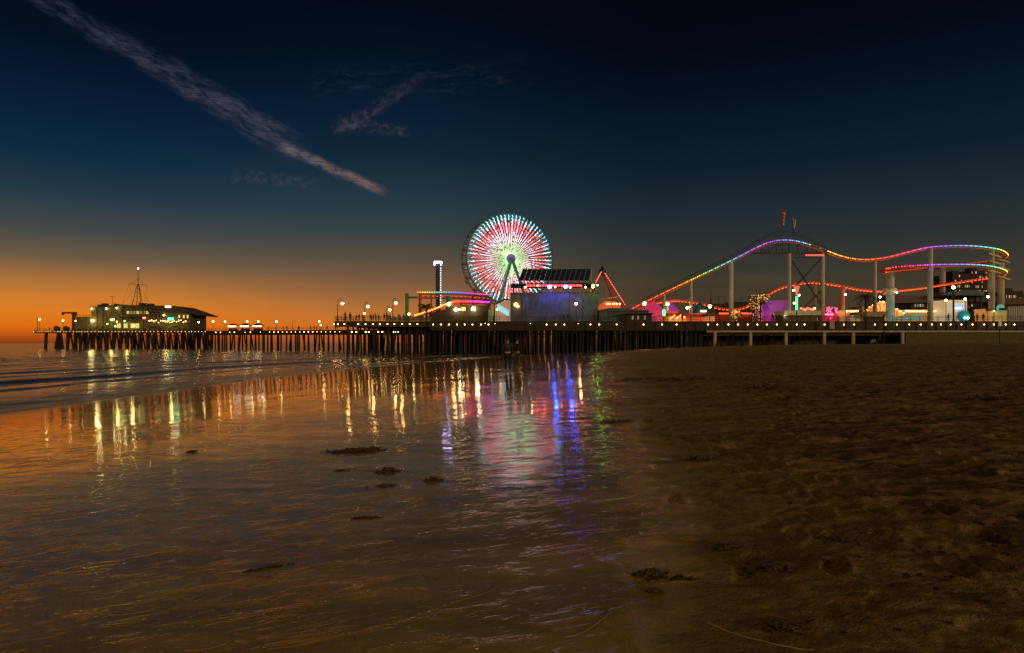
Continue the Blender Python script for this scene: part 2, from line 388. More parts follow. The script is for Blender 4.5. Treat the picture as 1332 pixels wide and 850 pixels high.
# ------------------------------------------------------------------ beach
bm_, h, b = new_mat('sand')
geo = h.n.new('ShaderNodeNewGeometry'); pos = geo.outputs['Position']
sp = h.n.new('ShaderNodeSeparateXYZ'); h.l.new(pos, sp.inputs[0]); X_, Y_, Z_ = sp.outputs
yy = h.m('MAXIMUM', h.m('SUBTRACT', h.m('MINIMUM', Y_, 150.0), 42.0), 0.0)
dd = h.m('ADD', h.m('SUBTRACT', X_, h.m('MULTIPLY', h.m('MULTIPLY', yy, yy), 0.0025)), 19.3)       # distance up the beach from the waterline
big = h.noise(pos, 0.35, 4, 0.55)
fine = h.noise(pos, 3.0, 4, 0.6)
yc = h.m('MAXIMUM', Y_, 0.0); y45 = h.m('MAXIMUM', h.m('SUBTRACT', Y_, 45.0), 0.0)
xb = h.m('ADD', h.m('ADD', h.m('MULTIPLY', yc, 0.10), 0.3), h.m('MULTIPLY', h.m('MULTIPLY', y45, y45), 0.0022))
ee = h.m('DIVIDE', h.m('SUBTRACT', X_, xb), h.m('ADD', h.m('MULTIPLY', yc, 0.06), 0.35))
dn = h.m('ADD', ee, h.m('ADD', h.m('MULTIPLY', h.m('SUBTRACT', big, 0.5), 2.6), h.m('MULTIPLY', h.m('SUBTRACT', fine, 0.5), 2.0)))
wetf = h.rng(dn, -0.1, 1.3, 1.0, 0.0)
damp = h.rng(dn, 0.3, 4.5, 1.0, 0.0)
grain = h.noise(pos, 90.0, 2, 0.7)
patch = h.noise(h.mapv(pos, scale=(0.6, 1.6, 1)), 0.9, 5, 0.65)
drycol = h.mix(h.rng(patch, 0.32, 0.7), (0.28, 0.185, 0.080, 1), (0.58, 0.385, 0.16, 1))
wetcol = h.mix(h.rng(patch, 0.3, 0.7), (0.22, 0.160, 0.034, 1), (0.44, 0.305, 0.056, 1))
blot = h.rng(h.noise(h.mapv(pos, scale=(0.8, 1.6, 1)), 3.2, 5, 0.7, 0.4), 0.40, 0.60, 0.22, 1.0)
drycol = h.mix(1.0, drycol, h.comb(blot, blot, blot), blend='MULTIPLY')
colr = h.mix(damp, drycol, wetcol); colr = h.mix(wetf, colr, wetcol)
colr = h.mix(h.rng(grain, 0.3, 0.8, 0.0, 0.6), colr, (0.03, 0.022, 0.012, 1))
h.put(b.inputs['Base Color'], colr)
rw = h.m('ADD', h.rng(fine, 0.3, 0.7, 0.04, 0.085), h.m('MULTIPLY', h.rng(Y_, 2.2, 6.0, 1.0, 0.0, False), h.rng(big, 0.35, 0.62, 0.02, 0.22)))
rough_ = h.mix(wetf, h.mix(damp, 0.95, 0.58, 'FLOAT'), rw, 'FLOAT'); h.put(b.inputs['Roughness'], rough_)
b.inputs['IOR'].default_value = 1.5
h.put(b.inputs['Specular IOR Level'], h.mix(wetf, 0.25, 0.85, 'FLOAT'))
# relief: streaming ripples in the wet zone, trodden lumps and prints in the dry
al = h.mapv(pos, rot=(0, 0, R(-16)))
r1 = h.noise(h.mapv(al, scale=(1.15, 3.0, 1)), 2.0, 4, 0.55, 0.25)
r2 = h.noise(h.mapv(al, scale=(3.6, 9.0, 1)), 2.2, 3, 0.55, 0.2)
wh = h.m('ADD', h.m('MULTIPLY', r1, 0.75), h.m('MULTIPLY', r2, 0.25))
ft = h.vor(h.mapv(pos, scale=(1, 0.8, 1)), 2.6, 'SMOOTH_F1')
prints = h.m('MULTIPLY', h.rng(ft, 0.05, 0.32, 1.0, 0.0), h.rng(h.noise(pos, 1.3, 2), 0.45, 0.6))
dl = h.m('ADD', h.m('SUBTRACT', h.m('MULTIPLY', h.noise(pos, 7, 6, 0.68), 1.0), h.m('MULTIPLY', prints, 1.1)), h.m('MULTIPLY', h.noise(pos, 38, 3, 0.7), 0.25))
r3 = h.noise(h.mapv(pos, scale=(6.0, 22.0, 1)), 1.0, 4, 0.65, 0.5)
calm = h.m('MULTIPLY', h.m('MULTIPLY', h.rng(Y_, 2.8, 8.0, 1.0, 0.42, False), h.rng(Y_, 11.0, 26.0, 1.0, 0.26, False)), h.rng(h.noise(pos, 0.6, 3), 0.35, 0.6, 0.35, 1.0))
ridge = h.m('ADD', h.m('MULTIPLY', h.rng(r1, 0.53, 0.74), 1.1), h.m('ADD', h.m('MULTIPLY', h.rng(r2, 0.57, 0.76), 0.30), h.m('MULTIPLY', h.rng(r3, 0.58, 0.76), 0.08)))
pit = h.m('MULTIPLY', h.rng(h.vor(pos, 9.0), 0.04, 0.16, 1.0, 0.0), h.rng(h.noise(pos, 2.1, 2), 0.52, 0.62))
rel = h.m('MULTIPLY', h.m('SUBTRACT', h.m('ADD', ridge, h.m('MULTIPLY', wh, 0.10)), h.m('MULTIPLY', pit, 0.35)), calm)
nb = h.bump(rel, 1.0, 0.0125)
nb2 = h.bump(dl, 1.0, 0.28)
mx = h.n.new('ShaderNodeMix'); mx.data_type = 'VECTOR'; h.l.new(wetf, mx.inputs[0]); h.l.new(nb2, mx.inputs[4]); h.l.new(nb, mx.inputs[5])
h.l.new(mx.outputs[1], b.inputs['Normal'])
rs = np.unique(np.concatenate([[0.05, 0.6, 1.2], 1.45 * F / np.linspace(640, 7, 430), np.geomspace(1.6, 260, 190), np.geomspace(270, 30000, 30)]))
X, Y = polar(rs, 860, 70, R(46))
Z = ground(X, Y)
# trails of footprints trodden across the upper sand
rf = random.Random(21)
for tx, ty, ta, n_ in ((1.6, 3.6, 62, 26), (2.4, 3.4, 75, 30), (3.0, 6.0, 150, 22), (4.5, 5.0, 80, 30), (6.0, 9.0, 165, 30), (2.2, 7.5, 20, 20), (5.5, 14.0, 10, 26), (9.0, 12.0, 120, 26), (1.3, 5.4, 88, 24), (3.4, 3.3, 100, 18), (7, 7, 60, 24), (4.0, 20, 30, 26)):
    a_ = R(ta); x_, y_ = tx, ty
    for k in range(n_):
        a_ += rf.gauss(0, .07); x_ += .66 * math.cos(a_); y_ += .66 * math.sin(a_); sg = 1 if k % 2 else -1
        fx, fy = x_ - sg * .10 * math.sin(a_), y_ + sg * .10 * math.cos(a_)
        if float(wet_edge(fx, fy)) < .7: continue
        m_ = (np.abs(X - fx) < .42) & (np.abs(Y - fy) < .42)
        if not m_.any(): continue
        u_ = (X[m_] - fx) * math.cos(a_) + (Y[m_] - fy) * math.sin(a_); v_ = -(X[m_] - fx) * math.sin(a_) + (Y[m_] - fy) * math.cos(a_)
        q_ = np.sqrt((u_ / .15) ** 2 + (v_ / .065) ** 2); Z[m_] += -0.038 * np.exp(-q_ ** 4) + 0.014 * np.exp(-((q_ - 1.45) / .35) ** 2)
rr_ = np.hypot(X, Y); Z = np.where(rr_ > 320, np.minimum(Z, np.where(X < 0.35 * Y, -2.5, Z)), Z)
beach = grid_mesh('beach', X, Y, Z, bm_); tag(beach, 'dark wet sand beach sloping to the sea, trodden and dry on one side', kind='structure')

# ------------------------------------------------------------------ sea
sm, h, b = new_mat('sea_water')
geo = h.n.new('ShaderNodeNewGeometry'); pos = geo.outputs['Position']
at = h.n.new('ShaderNodeAttribute'); at.attribute_name = 'foam'
n1 = h.noise(h.mapv(pos, scale=(1.0, 0.25, 1)), 0.9, 5, 0.6, 0.5)
n3 = h.noise(h.mapv(pos, scale=(1.0, 0.10, 1)), 3.5, 4, 0.6)
fo = h.m('MULTIPLY', h.m('MULTIPLY', at.outputs['Fac'], 1.4), h.rng(h.m('ADD', h.m('MULTIPLY', n1, 0.6), h.m('MULTIPLY', n3, 0.4)), 0.38, 0.66), clamp=True)
h.put(b.inputs['Base Color'], h.mix(fo, (0.060, 0.046, 0.022, 1), (0.62, 0.52, 0.36, 1)))
h.put(b.inputs['Roughness'], h.mix(fo, 0.17, 0.6, 'FLOAT'))
b.inputs['IOR'].default_value = 1.33
h.put(b.inputs['Normal'], h.bump(h.m('ADD', n1, h.m('MULTIPLY', n3, 0.4)), 0.5, 0.035))
rs = np.unique(np.concatenate([[6, 9], 2.7 * F / np.linspace(200, 3.0, 520), np.geomspace(12, 30000, 160)]))
X, Y = polar(rs, 620, 60, R(46))
s = xs(Y) - X
wob = 5.0 * noise2(X * 0.02, Y * 0.02, 21) + 1.6 * noise2(X * 0.09, Y * 0.05, 22)
ph = s + wob
def swell(ph, L, sharp=3.0):
    t = (ph / L) % 1.0                                         # steep face towards the shore (t just above 0), long back
    return np.where(t < 0.16, np.sin(t / 0.16 * math.pi / 2), np.cos((t - 0.16) / 0.84 * math.pi / 2) ** 1.3)
shoal = np.clip(s / 7, 0, 1) * (1 - 0.55 * np.clip((s - 60) / 200, 0, 1))
along = 0.65 + 0.7 * noise2(X * 0.03 + 7, Y * 0.018, 31)
fade = np.clip(1 - (np.hypot(X, Y) - 180) / 500, 0, 1)
Z = (0.20 * swell(ph, 13.0) * along + 0.10 * swell(ph + 4, 5.9) + 0.035 * noise2(X * 0.8, Y * 0.3, 24)) * shoal * fade
Z += 0.012 * noise2(X * 1.5, Y * 0.6, 25) - 0.02
sea = grid_mesh('sea', X, Y, Z, sm); tag(sea, 'dark sea with long soft wave lines rolling in beside the pier', kind='structure')
t = (ph / 13.0) % 1.0
foam = np.where((t > 0.10) & (t < 0.55), 0.55 * (1 - (t - 0.1) / 0.45), 0.0) * np.clip(s / 4, 0, 1) * np.clip(1 - (s - 40) / 60, 0.12, 1)
foam = np.maximum(foam, np.maximum(np.exp(-((s - 0.5 + .5 * noise2(X * .5, Y * .5, 43)) / 0.5) ** 2), 0.7 * np.exp(-((s - 3.2 + 1.5 * noise2(X * .3, Y * .2, 44)) / 0.35) ** 2))) * np.clip(noise2(X * 0.06, Y * 0.04, 41) * 1.6 + 0.75, 0.1, 1)
a_ = sea.data.attributes.new('foam', 'FLOAT', 'POINT'); a_.data.foreach_set('value', foam.ravel().astype(np.float32))

# ------------------------------------------------------------------ piers
def zpx(py, D): return ZC + (HY - py) / F * D
Y0 = 150.0; DZ = 7.5
def xp(px, D=Y0): return (px - CX) / F * D
pier = T('pier', 'wide timber amusement pier with dense dark pilings and a row of edge lights', 'pier', (xp(435), Y0, 0))
mb = MB(); mb.box(xp(435), 150, Y0, 235, DZ - 0.25, DZ); pier.part('deck', mb, WOOD)
mb = MB()
mb.box(xp(435), xp(560), Y0 - 0.12, Y0 - 0.003, DZ - 1.25, DZ - 0.05)
mb.box(xp(560) + .01, 150, Y0 - 0.15, Y0 - 0.003, DZ - 2.1, DZ - 0.05)
for k in range(70):
    x = xp(560) + 1 + k * 2.2
    mb.box(x, x + .16, Y0 - 0.32, Y0 - 0.16, DZ - 2.15, DZ - 0.1)
for k in range(10): mb.box(xp(440) + k * 2.2, xp(440) + k * 2.2 + .2, Y0 - 0.3, Y0 - 0.13, DZ - 1.3, DZ - 0.1)
pier.part('edge_beam', mb, WOOD)
mb = MB()
for y in (Y0 + 3, Y0 + 12, Y0 + 22, Y0 + 34, Y0 + 46, Y0 + 60): mb.box(xp(438), 150, y, y + 0.4, DZ - 1.0, DZ - 0.255)
pier.part('cross_beam', mb, WOOD)
def railing(mb, a, b, h_=1.1, step=2.0, rails=(1.0, 0.55), w_=0.09):
    a, b = Vector(a), Vector(b); n = max(1, int((b - a).length / step))
    for i in range(n + 1):
        p = a.lerp(b, i / n); mb.box(p.x - w_ / 2, p.x + w_ / 2, p.y - w_ / 2, p.y + w_ / 2, p.z, p.z + h_)
    for r_ in rails: mb.bar(a + Vector((0, 0, h_ * r_)), b + Vector((0, 0, h_ * r_)), 0.08, 0.07)
mb = MB(); railing(mb, (xp(435) + .1, Y0 + .2, DZ), (148, Y0 + .2, DZ), rails=(1.0, 0.7, 0.4)); railing(mb, (xp(435) + .1, Y0 + 1.5, DZ), (xp(435) + .1, 233, DZ))
pier.part('railing', mb, WOOD)
# front pilings: each its own part
pmb = MB(); pmb.tube((0, 0, -2.6), (0, 0, DZ - 1.0), 0.21, 0.19, 8)
psrc = None; cnt = 0
def add_pile(T_, x, y, r=1.0, z0=-2.6, z1=DZ - 0.4, lean=0.0):
    q = MB(); q.tube((x, y, z0), (x + lean, y, z1), 0.23 * r, 0.2 * r, 7)
    T_.part('piling', q, PILE)
for px in (452, 463, 474.5, 486, 491, 503, 512, 524, 532):
    add_pile(pier, xp(px, Y0 + 1), Y0 + 1, 1.7 if px in (486, 503) else 1.35, lean=(0.5 if px in (463, 503) else 0.1)); cnt += 1
x = xp(540)
while cnt < 92 and x < xp(925):
    add_pile(pier, x, Y0 + 1 + random.uniform(-.2, .4), random.uniform(0.8, 1.25), lean=random.uniform(-.25, .25)); x += random.uniform(0.6, 1.05); cnt += 1
mb = MB()                                                       # the forest of piles further in
for row in range(13):
    y = Y0 + 4 + row * 5.2
    x = xp(455, Y0) + row * 0.6
    while x < 70:
        mb.tube((x, y, -2.6), (x + random.uniform(-.3, .3), y, DZ - 0.5), 0.2, 0.19, 6); x += random.uniform(1.1, 2.3) if x > xp(535) else random.uniform(2.8, 4.2)
o = pier.part('inner_pilings', mb, PILE); o['kind'] = 'stuff'
mb = MB()
for k, x in enumerate(np.arange(xp(545), xp(920), 4.2)): mb.bar((x, Y0 + 1.5, 2.2), (x + 4, Y0 + 1.5, 5.3), 0.16); 
mb.box(xp(452), xp(535), Y0 + 1.3, Y0 + 1.6, 4.85, 5.2)
mb.box(xp(545), xp(920), Y0 + 1.5, Y0 + 1.7, 4.6, 4.9)
pier.part('bracing', mb, PILE)
# concrete trestle on the landward side
mb = MB(); mb.box(xp(918), 150, Y0 - 0.9, Y0 - 0.16, 5.05, 5.42); mb.box(xp(918), 150, Y0 + 2.5, Y0 + 3.2, 4.4, 5.3)
pier.part('concrete_beam', mb, CONC)
for px in (929, 975, 1021, 1070.5, 1108, 1172):
    mb = MB(); x = xp(px); mb.box(x - .28, x + .28, Y0 - 0.85, Y0 - 0.2, 0.5, 5.05); pier.part('concrete_post', mb, CONC)
mb = MB(); mb.box(xp(918), 150, Y0 + 9, Y0 + 9.4, 0.5, DZ - .5); pier.part('under_pier_shade', mb, BROWNW)  # dark backing added to stand for the shade under the pier
mb = MB()
mb.box(xp(1176), 150, Y0 - 0.7, Y0 + 0.6, 1.5, 4.95)
pier.part('retaining_wall', mb, mat('olive_stucco', (0.075, 0.075, 0.025), 0.9, bump=0.4))
# edge lights
def lightpart(T_, p, r, m, name='deck_light', src={}):
    key = (r, m.name)
    if key not in src:
        q = MB(); q.ball((0, 0, 0), r); me = q.build('tmp', m); src[key] = me.data; bpy.data.objects.remove(me)
    o = bpy.data.objects.new(name, src[key]); col.objects.link(o); o.parent = T_.o; o.location = Vector(p) - T_.l; return o
edge = [434.5, 439.5, 448, 466, 475.5, 485, 494, 504, 513, 523, 533, 543] + [563.5, 573.5, 584, 594.5, 604.5, 614.5, 625.5, 635.5] + [711, 723, 734] + [768, 779.5, 802, 837, 861, 880] + \
       [921, 933, 947.5, 960, 972.5, 985, 997.5, 1010.5, 1023.5, 1036.5, 1046.5, 1072.5, 1097.5, 1111, 1138, 1152, 1166.5, 1182.5, 1197.5, 1212, 1224, 1236.5, 1250.5, 1265, 1280, 1292.5, 1308, 1319.5]
for px in edge:
    big_ = 1 if px < 900 else 0.85
    lightpart(pier, (xp(px, Y0 - .5), Y0 - 0.55, zpx(422 if px < 560 else 422.5, Y0)), 0.12, WARM)
for px in (458, 463.5, 476, 480, 492, 497.5, 512, 514.5, 518):
    lightpart(pier, (xp(px, Y0 + .9), Y0 + .7, zpx(432, Y0)), 0.15 if px < 500 else 0.08, WARM, 'under_deck_light')
for px, py in ((631, 421), (644, 421.5), (690, 421), (752, 421.5)): lightpart(pier, (xp(px, Y0 - .5), Y0 - 0.5, zpx(py, Y0)), 0.05, WARM)

# middle stretch running out to sea
A = Vector((xp(270, 300), 300, 0)); B = Vector((xp(556, 236), 236, 0)); AB = (B - A); U = AB.normalized(); W_ = Vector((-U.y, U.x, 0))
pm = T('pier', 'long narrow timber pier between the restaurant platform and the rides', 'pier', A)
def mz(t): return 8.1 + (7.5 - 8.1) * t
mb = MB()
a0, b0 = A + Vector((0, 0, 8.1)), B + Vector((0, 0, 7.5))
def slab(mb, a, b, w0, w1, zt, zb):
    mb.add([a + W_ * w0 + Vector((0, 0, zb)), b + W_ * w0 + Vector((0, 0, zb)), b + W_ * w1 + Vector((0, 0, zb)), a + W_ * w1 + Vector((0, 0, zb)),
            a + W_ * w0 + Vector((0, 0, zt)), b + W_ * w0 + Vector((0, 0, zt)), b + W_ * w1 + Vector((0, 0, zt)), a + W_ * w1 + Vector((0, 0, zt))],
           [(0, 3, 2, 1), (4, 5, 6, 7), (0, 1, 5, 4), (1, 2, 6, 5), (2, 3, 7, 6), (3, 0, 4, 7)])
slab(mb, a0, b0, 0, 11, 0, -0.35); pm.part('deck', mb, WOOD)
mb = MB(); slab(mb, a0, b0, -0.3, -0.01, -0.1, -1.3); pm.part('edge_beam', mb, WOOD)
mb = MB(); railing(mb, a0 + W_ * .2, b0 + W_ * .2, step=2.6); pm.part('railing', mb, WOOD)
n = 46
for i in range(n):
    t = (i + random.uniform(-.15, .15)) / n; p = A.lerp(B, max(0, t)); q = MB()
    q.tube((p.x, p.y, -2.6), (p.x, p.y, mz(t) - 1), 0.34 if i % 4 else 0.5, 0.3, 7); pm.part('piling', q, PILE)
for i in range(n // 2):
    t = (i + .5 + random.uniform(-.1, .1)) / (n // 2); p = A.lerp(B, t) + W_ * 10; q = MB()
    q.tube((p.x, p.y, -2.6), (p.x + random.choice((-1.5, 0, 0, 1.2)), p.y, mz(t) - .4), 0.3, 0.28, 7); pm.part('piling', q, PILE)
mb = MB(); slab(mb, a0, b0, .1, .4, -1.2, -1.9); pm.part('stringer', mb, WOOD)
def mid_at(px):                                                # point on the mid pier's front edge seen at this column
    k = (px - CX) / F; t = (k * A.y - A.x) / (AB.x - k * AB.y); return A + AB * t, t
for px in list(np.arange(352, 420, 5.6)) + [425, 431, 437, 443] + [282, 288, 300, 306, 320, 327, 340]:
    p, t = mid_at(px); p = p - W_ * .5; lightpart(pm, (p.x, p.y, mz(t) - .75), 0.13 if int(px) % 3 else 0.19, WARM_S)

# end platform
DE = 330.0; ZE = 8.7
xe = lambda px: xp(px, DE)
pe = T('pier', 'broad timber platform at the sea end carrying the restaurant', 'pier', (xe(45), DE, 0))
mb = MB(); mb.box(xe(45), xe(272), DE, DE + 42, ZE - 0.4, ZE); pe.part('deck', mb, WOOD)
mb = MB(); mb.box(xe(45), xe(272), DE - .3, DE - .01, ZE - 1.3, ZE - .05); mb.box(xe(90), xe(272), DE + .5, DE + .9, 5.9, 6.4); pe.part('edge_beam', mb, WOOD)
mb = MB(); railing(mb, (xe(45), DE + .2, ZE), (xe(272), DE + .2, ZE), step=2.4, w_=.12); pe.part('railing', mb, WOOD)
def epile(x0, x1, y=DE + 1, r=.45):
    q = MB(); q.tube((x0, y, -2.6), (x1, y, ZE - .7), r, r * .85, 7); pe.part('piling', q, PILE)
epile(xe(57), xe(58.5), r=.8)
for a_, b_ in ((69, 74), (73.5, 75), (77, 76), (81, 77)): epile(xe(a_), xe(b_), r=.6)
px = 86
while px < 272:
    epile(xe(px), xe(px + random.uniform(-1, 1)), r=random.uniform(.5, .8))
    epile(xe(px - 2.5), xe(px + 2), DE + 2); epile(xe(px + 6), xe(px + 1.5), DE + 2.5, .4)
    px += random.uniform(7, 10)
mb = MB()
for r_ in range(3):
    for px in np.arange(88, 270, 9.5): mb.tube((xe(px + random.uniform(-1, 1)), DE + 7 + r_ * 7, -2.6), (xe(px), DE + 7 + r_ * 7, ZE - .4), .4, .4, 6)
o = pe.part('inner_pilings', mb, PILE); o['kind'] = 'stuff'
px = 45
while px < 282:
    lightpart(pe, (xe(px), DE - .7, ZE - .5), .105, WARM_S); px += random.choice((3.2, 4.3, 4.6, 5.1))

# ------------------------------------------------------------------ street lamps
def curved_lamp(loc, label, H, side=1, r=0.28, m=GLOBE, group='curved lamps along the pier', arm=0.9):
    t = T('street_lamp', label, 'street lamp', loc, group); x, y, z = loc
    q = MB(); q.lathe((x, y, z), [(.22, 0), (.2, .3), (.12, .5), (.09, .8), (.075, H * .8)], 10); t.part('post', q, LAMPG)
    pts = [(x + side * (arm - arm * math.cos(a)), y, z + H * .8 + (H * .2) * math.sin(a) * 1.0 + (0 if a < 1.6 else 0)) for a in np.linspace(0, R(165), 12)]
    q = MB(); q.path(pts, .06, 6); t.part('arm', q, LAMPG)
    e = Vector(pts[-1]); q = MB(); q.uv((e.x, e.y, e.z - r), r, 12, 8); t.part('globe', q, m, smooth=True)
    q = MB(); q.lathe((e.x, e.y, e.z - r * .2), [(r * .9, -.15 * r), (r * .5, r * .35), (.04, r * .55)], 10); t.part('cap', q, LAMPG)
    return t
for px, pb, py, D, side, lab in ((439, 445.3, 397, 152, 1, 'tall curved lamp at the corner of the near pier, lit'), (474, 478.5, 401.4, 155, 1, 'curved lamp beside the crowd, second from the pier corner'),
                      (511, 512.3, 396.5, 152, 1, 'tall curved lamp standing left of the green gate'), (502.5, 506.8, 405.9, 166, 1, 'shorter curved lamp just left of the tall one near the green gate')):
    top = zpx(py, D) + 1.4; curved_lamp((xp(px, D), D, DZ), lab, top - DZ, side, .28, GLOBE, arm=max(.35, (pb - px) / F * D / 2 * 1.05))
def globe_lamp(px, py, D, zb, label, r=.3, m=FARG, group='globe lamps on the pier', post_r=.07, lit=True):
    r *= .78
    p = P(px, py, D); t = T('street_lamp', label, 'street lamp', (p.x, D, zb), group)
    q = MB(); q.lathe((p.x, D, zb), [(post_r * 2, 0), (post_r * 1.4, .5), (post_r, .8), (post_r, p.z - r - zb)], 8); t.part('post', q, LAMPG)
    q = MB(); q.uv(p, r, 10, 7); t.part('globe', q, m, smooth=True); return t
globe_lamp(474, 408, 160, DZ, 'small globe lamp behind the second curved lamp of the near pier', .26)
globe_lamp(532, 408.8, 152, DZ, 'globe lamp at the foot of the green gate post', .28)
mlab = {277.2: 'globe lamp at the landward end of the restaurant platform', 292.7: 'globe lamp left of the three lit kiosks', 321.4: 'globe lamp between the second and third lit kiosks',
        336: 'globe lamp just right of the third lit kiosk', 359.6: 'globe lamp alone midway along the narrow pier', 415.3: 'globe lamp on the narrow pier nearest the near pier'}
for px, lab in mlab.items():
    p, t_ = mid_at(max(px, 273)); p = p + W_ * (2 if px != 336 else 9); D = p.y
    globe_lamp(px, 418.6, D, mz(t_), lab, .36)
p, t_ = mid_at(417); globe_lamp(417.2, 423.2, p.y + 6, mz(t_), 'low globe lamp under the last one on the narrow pier', .28)
p, t_ = mid_at(377); t = T('street_lamp', 'unlit curved lamp post on the narrow pier', 'street lamp', (p.x, p.y + 3, mz(t_)), 'globe lamps on the pier')
q = MB(); q.tube((p.x, p.y + 3, mz(t_)), (p.x, p.y + 3, mz(t_) + 3), .1, .07); q.path([(p.x + .5 - .5 * math.cos(a), p.y + 3, mz(t_) + 3 + .9 * math.sin(a)) for a in np.linspace(0, 2.9, 9)], .07, 6); t.part('post', q, LAMPG)
for px, py, lab in ((51.5, 416, 'globe lamp at the seaward tip of the platform'), (82, 417.3, 'globe lamp beneath the jib crane arm'), (258.4, 419.3, 'globe lamp below the restaurant eaves'),
                    (144.5, 416.4, 'left of the paired globe lamps before the restaurant'), (147.4, 415.8, 'right of the paired globe lamps before the restaurant')):
    globe_lamp(px, py, DE + 2, ZE, lab, .42, post_r=.09)
q = MB(); x = xe(46.7); q.tube((x, DE + 1, ZE), (x, DE + 1, zpx(414, DE)), .16, .1); solo('pole', 'bare pole at the seaward tip beside the end lamp', 'pole', q, LAMPG, (x, DE + 1, ZE))

# kiosks on the narrow pier
KG = 'lit kiosks on the narrow pier'
for k, px in enumerate((297, 313.2, 329.8)):
    p, t_ = mid_at(px); x, y, z = p.x, p.y + 5, mz(t_)
    t = T('kiosk', ('leftmost', 'middle', 'rightmost')[k] + ' of three small lit kiosks on the narrow pier', 'kiosk', (x, y, z), KG)
    q = MB(); q.box(x - 1.6, x + 1.6, y - 1, y + 1, z, z + 1.0); t.part('counter', q, BROWNW)
    q = MB()
    for sx in (-1.5, 1.5):
        for sy in (-.9, .9): q.tube((x + sx, y + sy, z + 1), (x + sx, y + sy, z + 2.2), .06, .06, 6)
    t.part('post', q, DARKM)
    q = MB(); q.add([(x - 2.1, y - 1.5, z + 2.2), (x + 2.1, y - 1.5, z + 2.2), (x + 2.1, y + 1.5, z + 2.2), (x - 2.1, y + 1.5, z + 2.2), (x - .9, y, z + 3.1), (x + .9, y, z + 3.1)],
                    [(0, 1, 5, 4), (1, 2, 5), (2, 3, 4, 5), (3, 0, 4), (3, 2, 1, 0)]); t.part('roof', q, ROOF)
    q = MB(); q.box(x - 1.7, x + 1.7, y - 1.2, y - 1.0, z + 1.7, z + 2.1); t.part('light_strip', q, emat('kiosk_light', (1, .8, .5), 7))

# ------------------------------------------------------------------ restaurant at the sea end
RY = DE + 6
xr = lambda px: xp(px, RY); zr = lambda py: zpx(py, RY)
r = T('restaurant', 'two storey clapboard restaurant with sloping roof on the end of the pier', 'building', (xr(119), RY, ZE))
q = MB(); q.box(xr(119), xr(140), RY, RY + 16, ZE, zr(400)); q.box(xr(140) + .01, xr(197), RY, RY + 18, ZE, zr(398.5)); r.part('wall', q, CLAP)
q = MB(); q.box(xr(101), xr(119) - .02, RY - 1, RY + 8, ZE, zr(412.5)); r.part('side_annex', q, CLAP)
q = MB(); railing(q, (xr(101), RY - .8, zr(412.5)), (xr(118), RY - .8, zr(412.5)), .9, 1.4, (1, .5)); railing(q, (xr(145), RY + .3, zr(398.5)), (xr(162), RY + .3, zr(398.5)), .9, 1.4, (1,)); r.part('roof_railing', q, DARKM)
q = MB(); q.box(xr(118), xr(141), RY - .4, RY + 16.4, zr(400), zr(399)); q.box(xr(140), xr(198), RY - .4, RY + 18.4, zr(398.4), zr(397.4)); r.part('parapet', q, ROOF)
q = MB(); q.box(xr(197) + .02, xr(247), RY, RY + 18, ZE, zr(406)); r.part('wing_wall', q, CLAP)
q = MB()
rp = [(xr(194), RY - 1.5, zr(406.5)), (xr(196), RY - 1.5, zr(397.6)), (xr(229), RY - 1.5, zr(398.4)), (xr(262), RY - 1.5, zr(410)), (xr(261), RY - 1.5, zr(411.2)), (xr(246), RY - 1.5, zr(406.4))]
q.prism(rp, (0, 21, 0)); r.part('roof', q, ROOF)
q = MB(); q.box(xr(163), xr(196), RY - 3, RY - .02, zr(413), zr(409.3)); r.part('balcony', q, CLAP)
q = MB(); railing(q, (xr(163), RY - 2.9, zr(409.3)), (xr(196), RY - 2.9, zr(409.3)), .9, 1.0, (1,)); r.part('balcony_railing', q, DARKM)
winm = emat('restaurant_window', (.9, .62, .16), .35, (.05, .05, .04)); winb = emat('restaurant_bright_window', (.9, .7, .22), .9)
for k, px in enumerate(np.arange(165, 194, 4.2)):
    q = MB(); q.box(xr(px), xr(px + 3), RY - .06, RY - .01, zr(408.6), zr(405)); r.part('window', q, winm if k % 3 else winb)
for px in (201, 206, 211): 
    q = MB(); q.box(xr(px), xr(px + 3.2), RY - .06, RY - .01, zr(414), zr(408)); r.part('window', q, GLASSD)
for px in (232, 238, 243):
    q = MB(); q.box(xr(px), xr(px + 2.2), RY - .06, RY - .01, zr(414), zr(410)); r.part('window', q, winb)
for px in (152, 161, 170, 176): 
    q = MB(); q.box(xr(px), xr(px + 5), RY - .07, RY - .01, zr(427), zr(421)); r.part('door', q, emat('lit_doorway', (.8, .68, .2), .7))
q = MB(); q.box(xr(147), xr(178), RY - 4, RY - .1, zr(420), zr(419.2)); r.part('awning', q, GREENP)
for a_, b_, c_, d_, nm, col_, st in ((188.3, 192, 411, 415, 'sign', (1, .12, .06), 7), (221, 228, 413.8, 416.8, 'sign', (.02, .9, .35), 5), (217.5, 224.5, 398.6, 400.6, 'sign', (1, .8, .5), 6)):
    q = MB(); q.box(xr(a_), xr(b_), RY - 1.95, RY - 1.7, zr(d_), zr(c_)); r.part(nm, q, emat('sign_%d' % int(a_), col_, st), label={188: 'red lit sign', 221: 'green lit sign', 217: 'white lit roof sign'}[int(a_)])
FL = emat('flood', (1, .80, .32), 34)
for px, py, s_ in ((120.8, 402, .36), (139.7, 402, .36), (153.4, 401, .36), (121.7, 417.5, .6), (214.3, 410.3, .3)):
    lightpart(r, (xr(px), RY - .9, zr(py)), s_, FL, 'flood_light')
rnd = random.Random(3)
for px in np.arange(200, 249, 2.9):
    lightpart(r, (xr(px), RY - 4, zr(419 + rnd.uniform(-2, 1.5))), rnd.choice((.16, .2, .28)), emat('patio_bulb', (1, .5, .14), 16), 'patio_light')
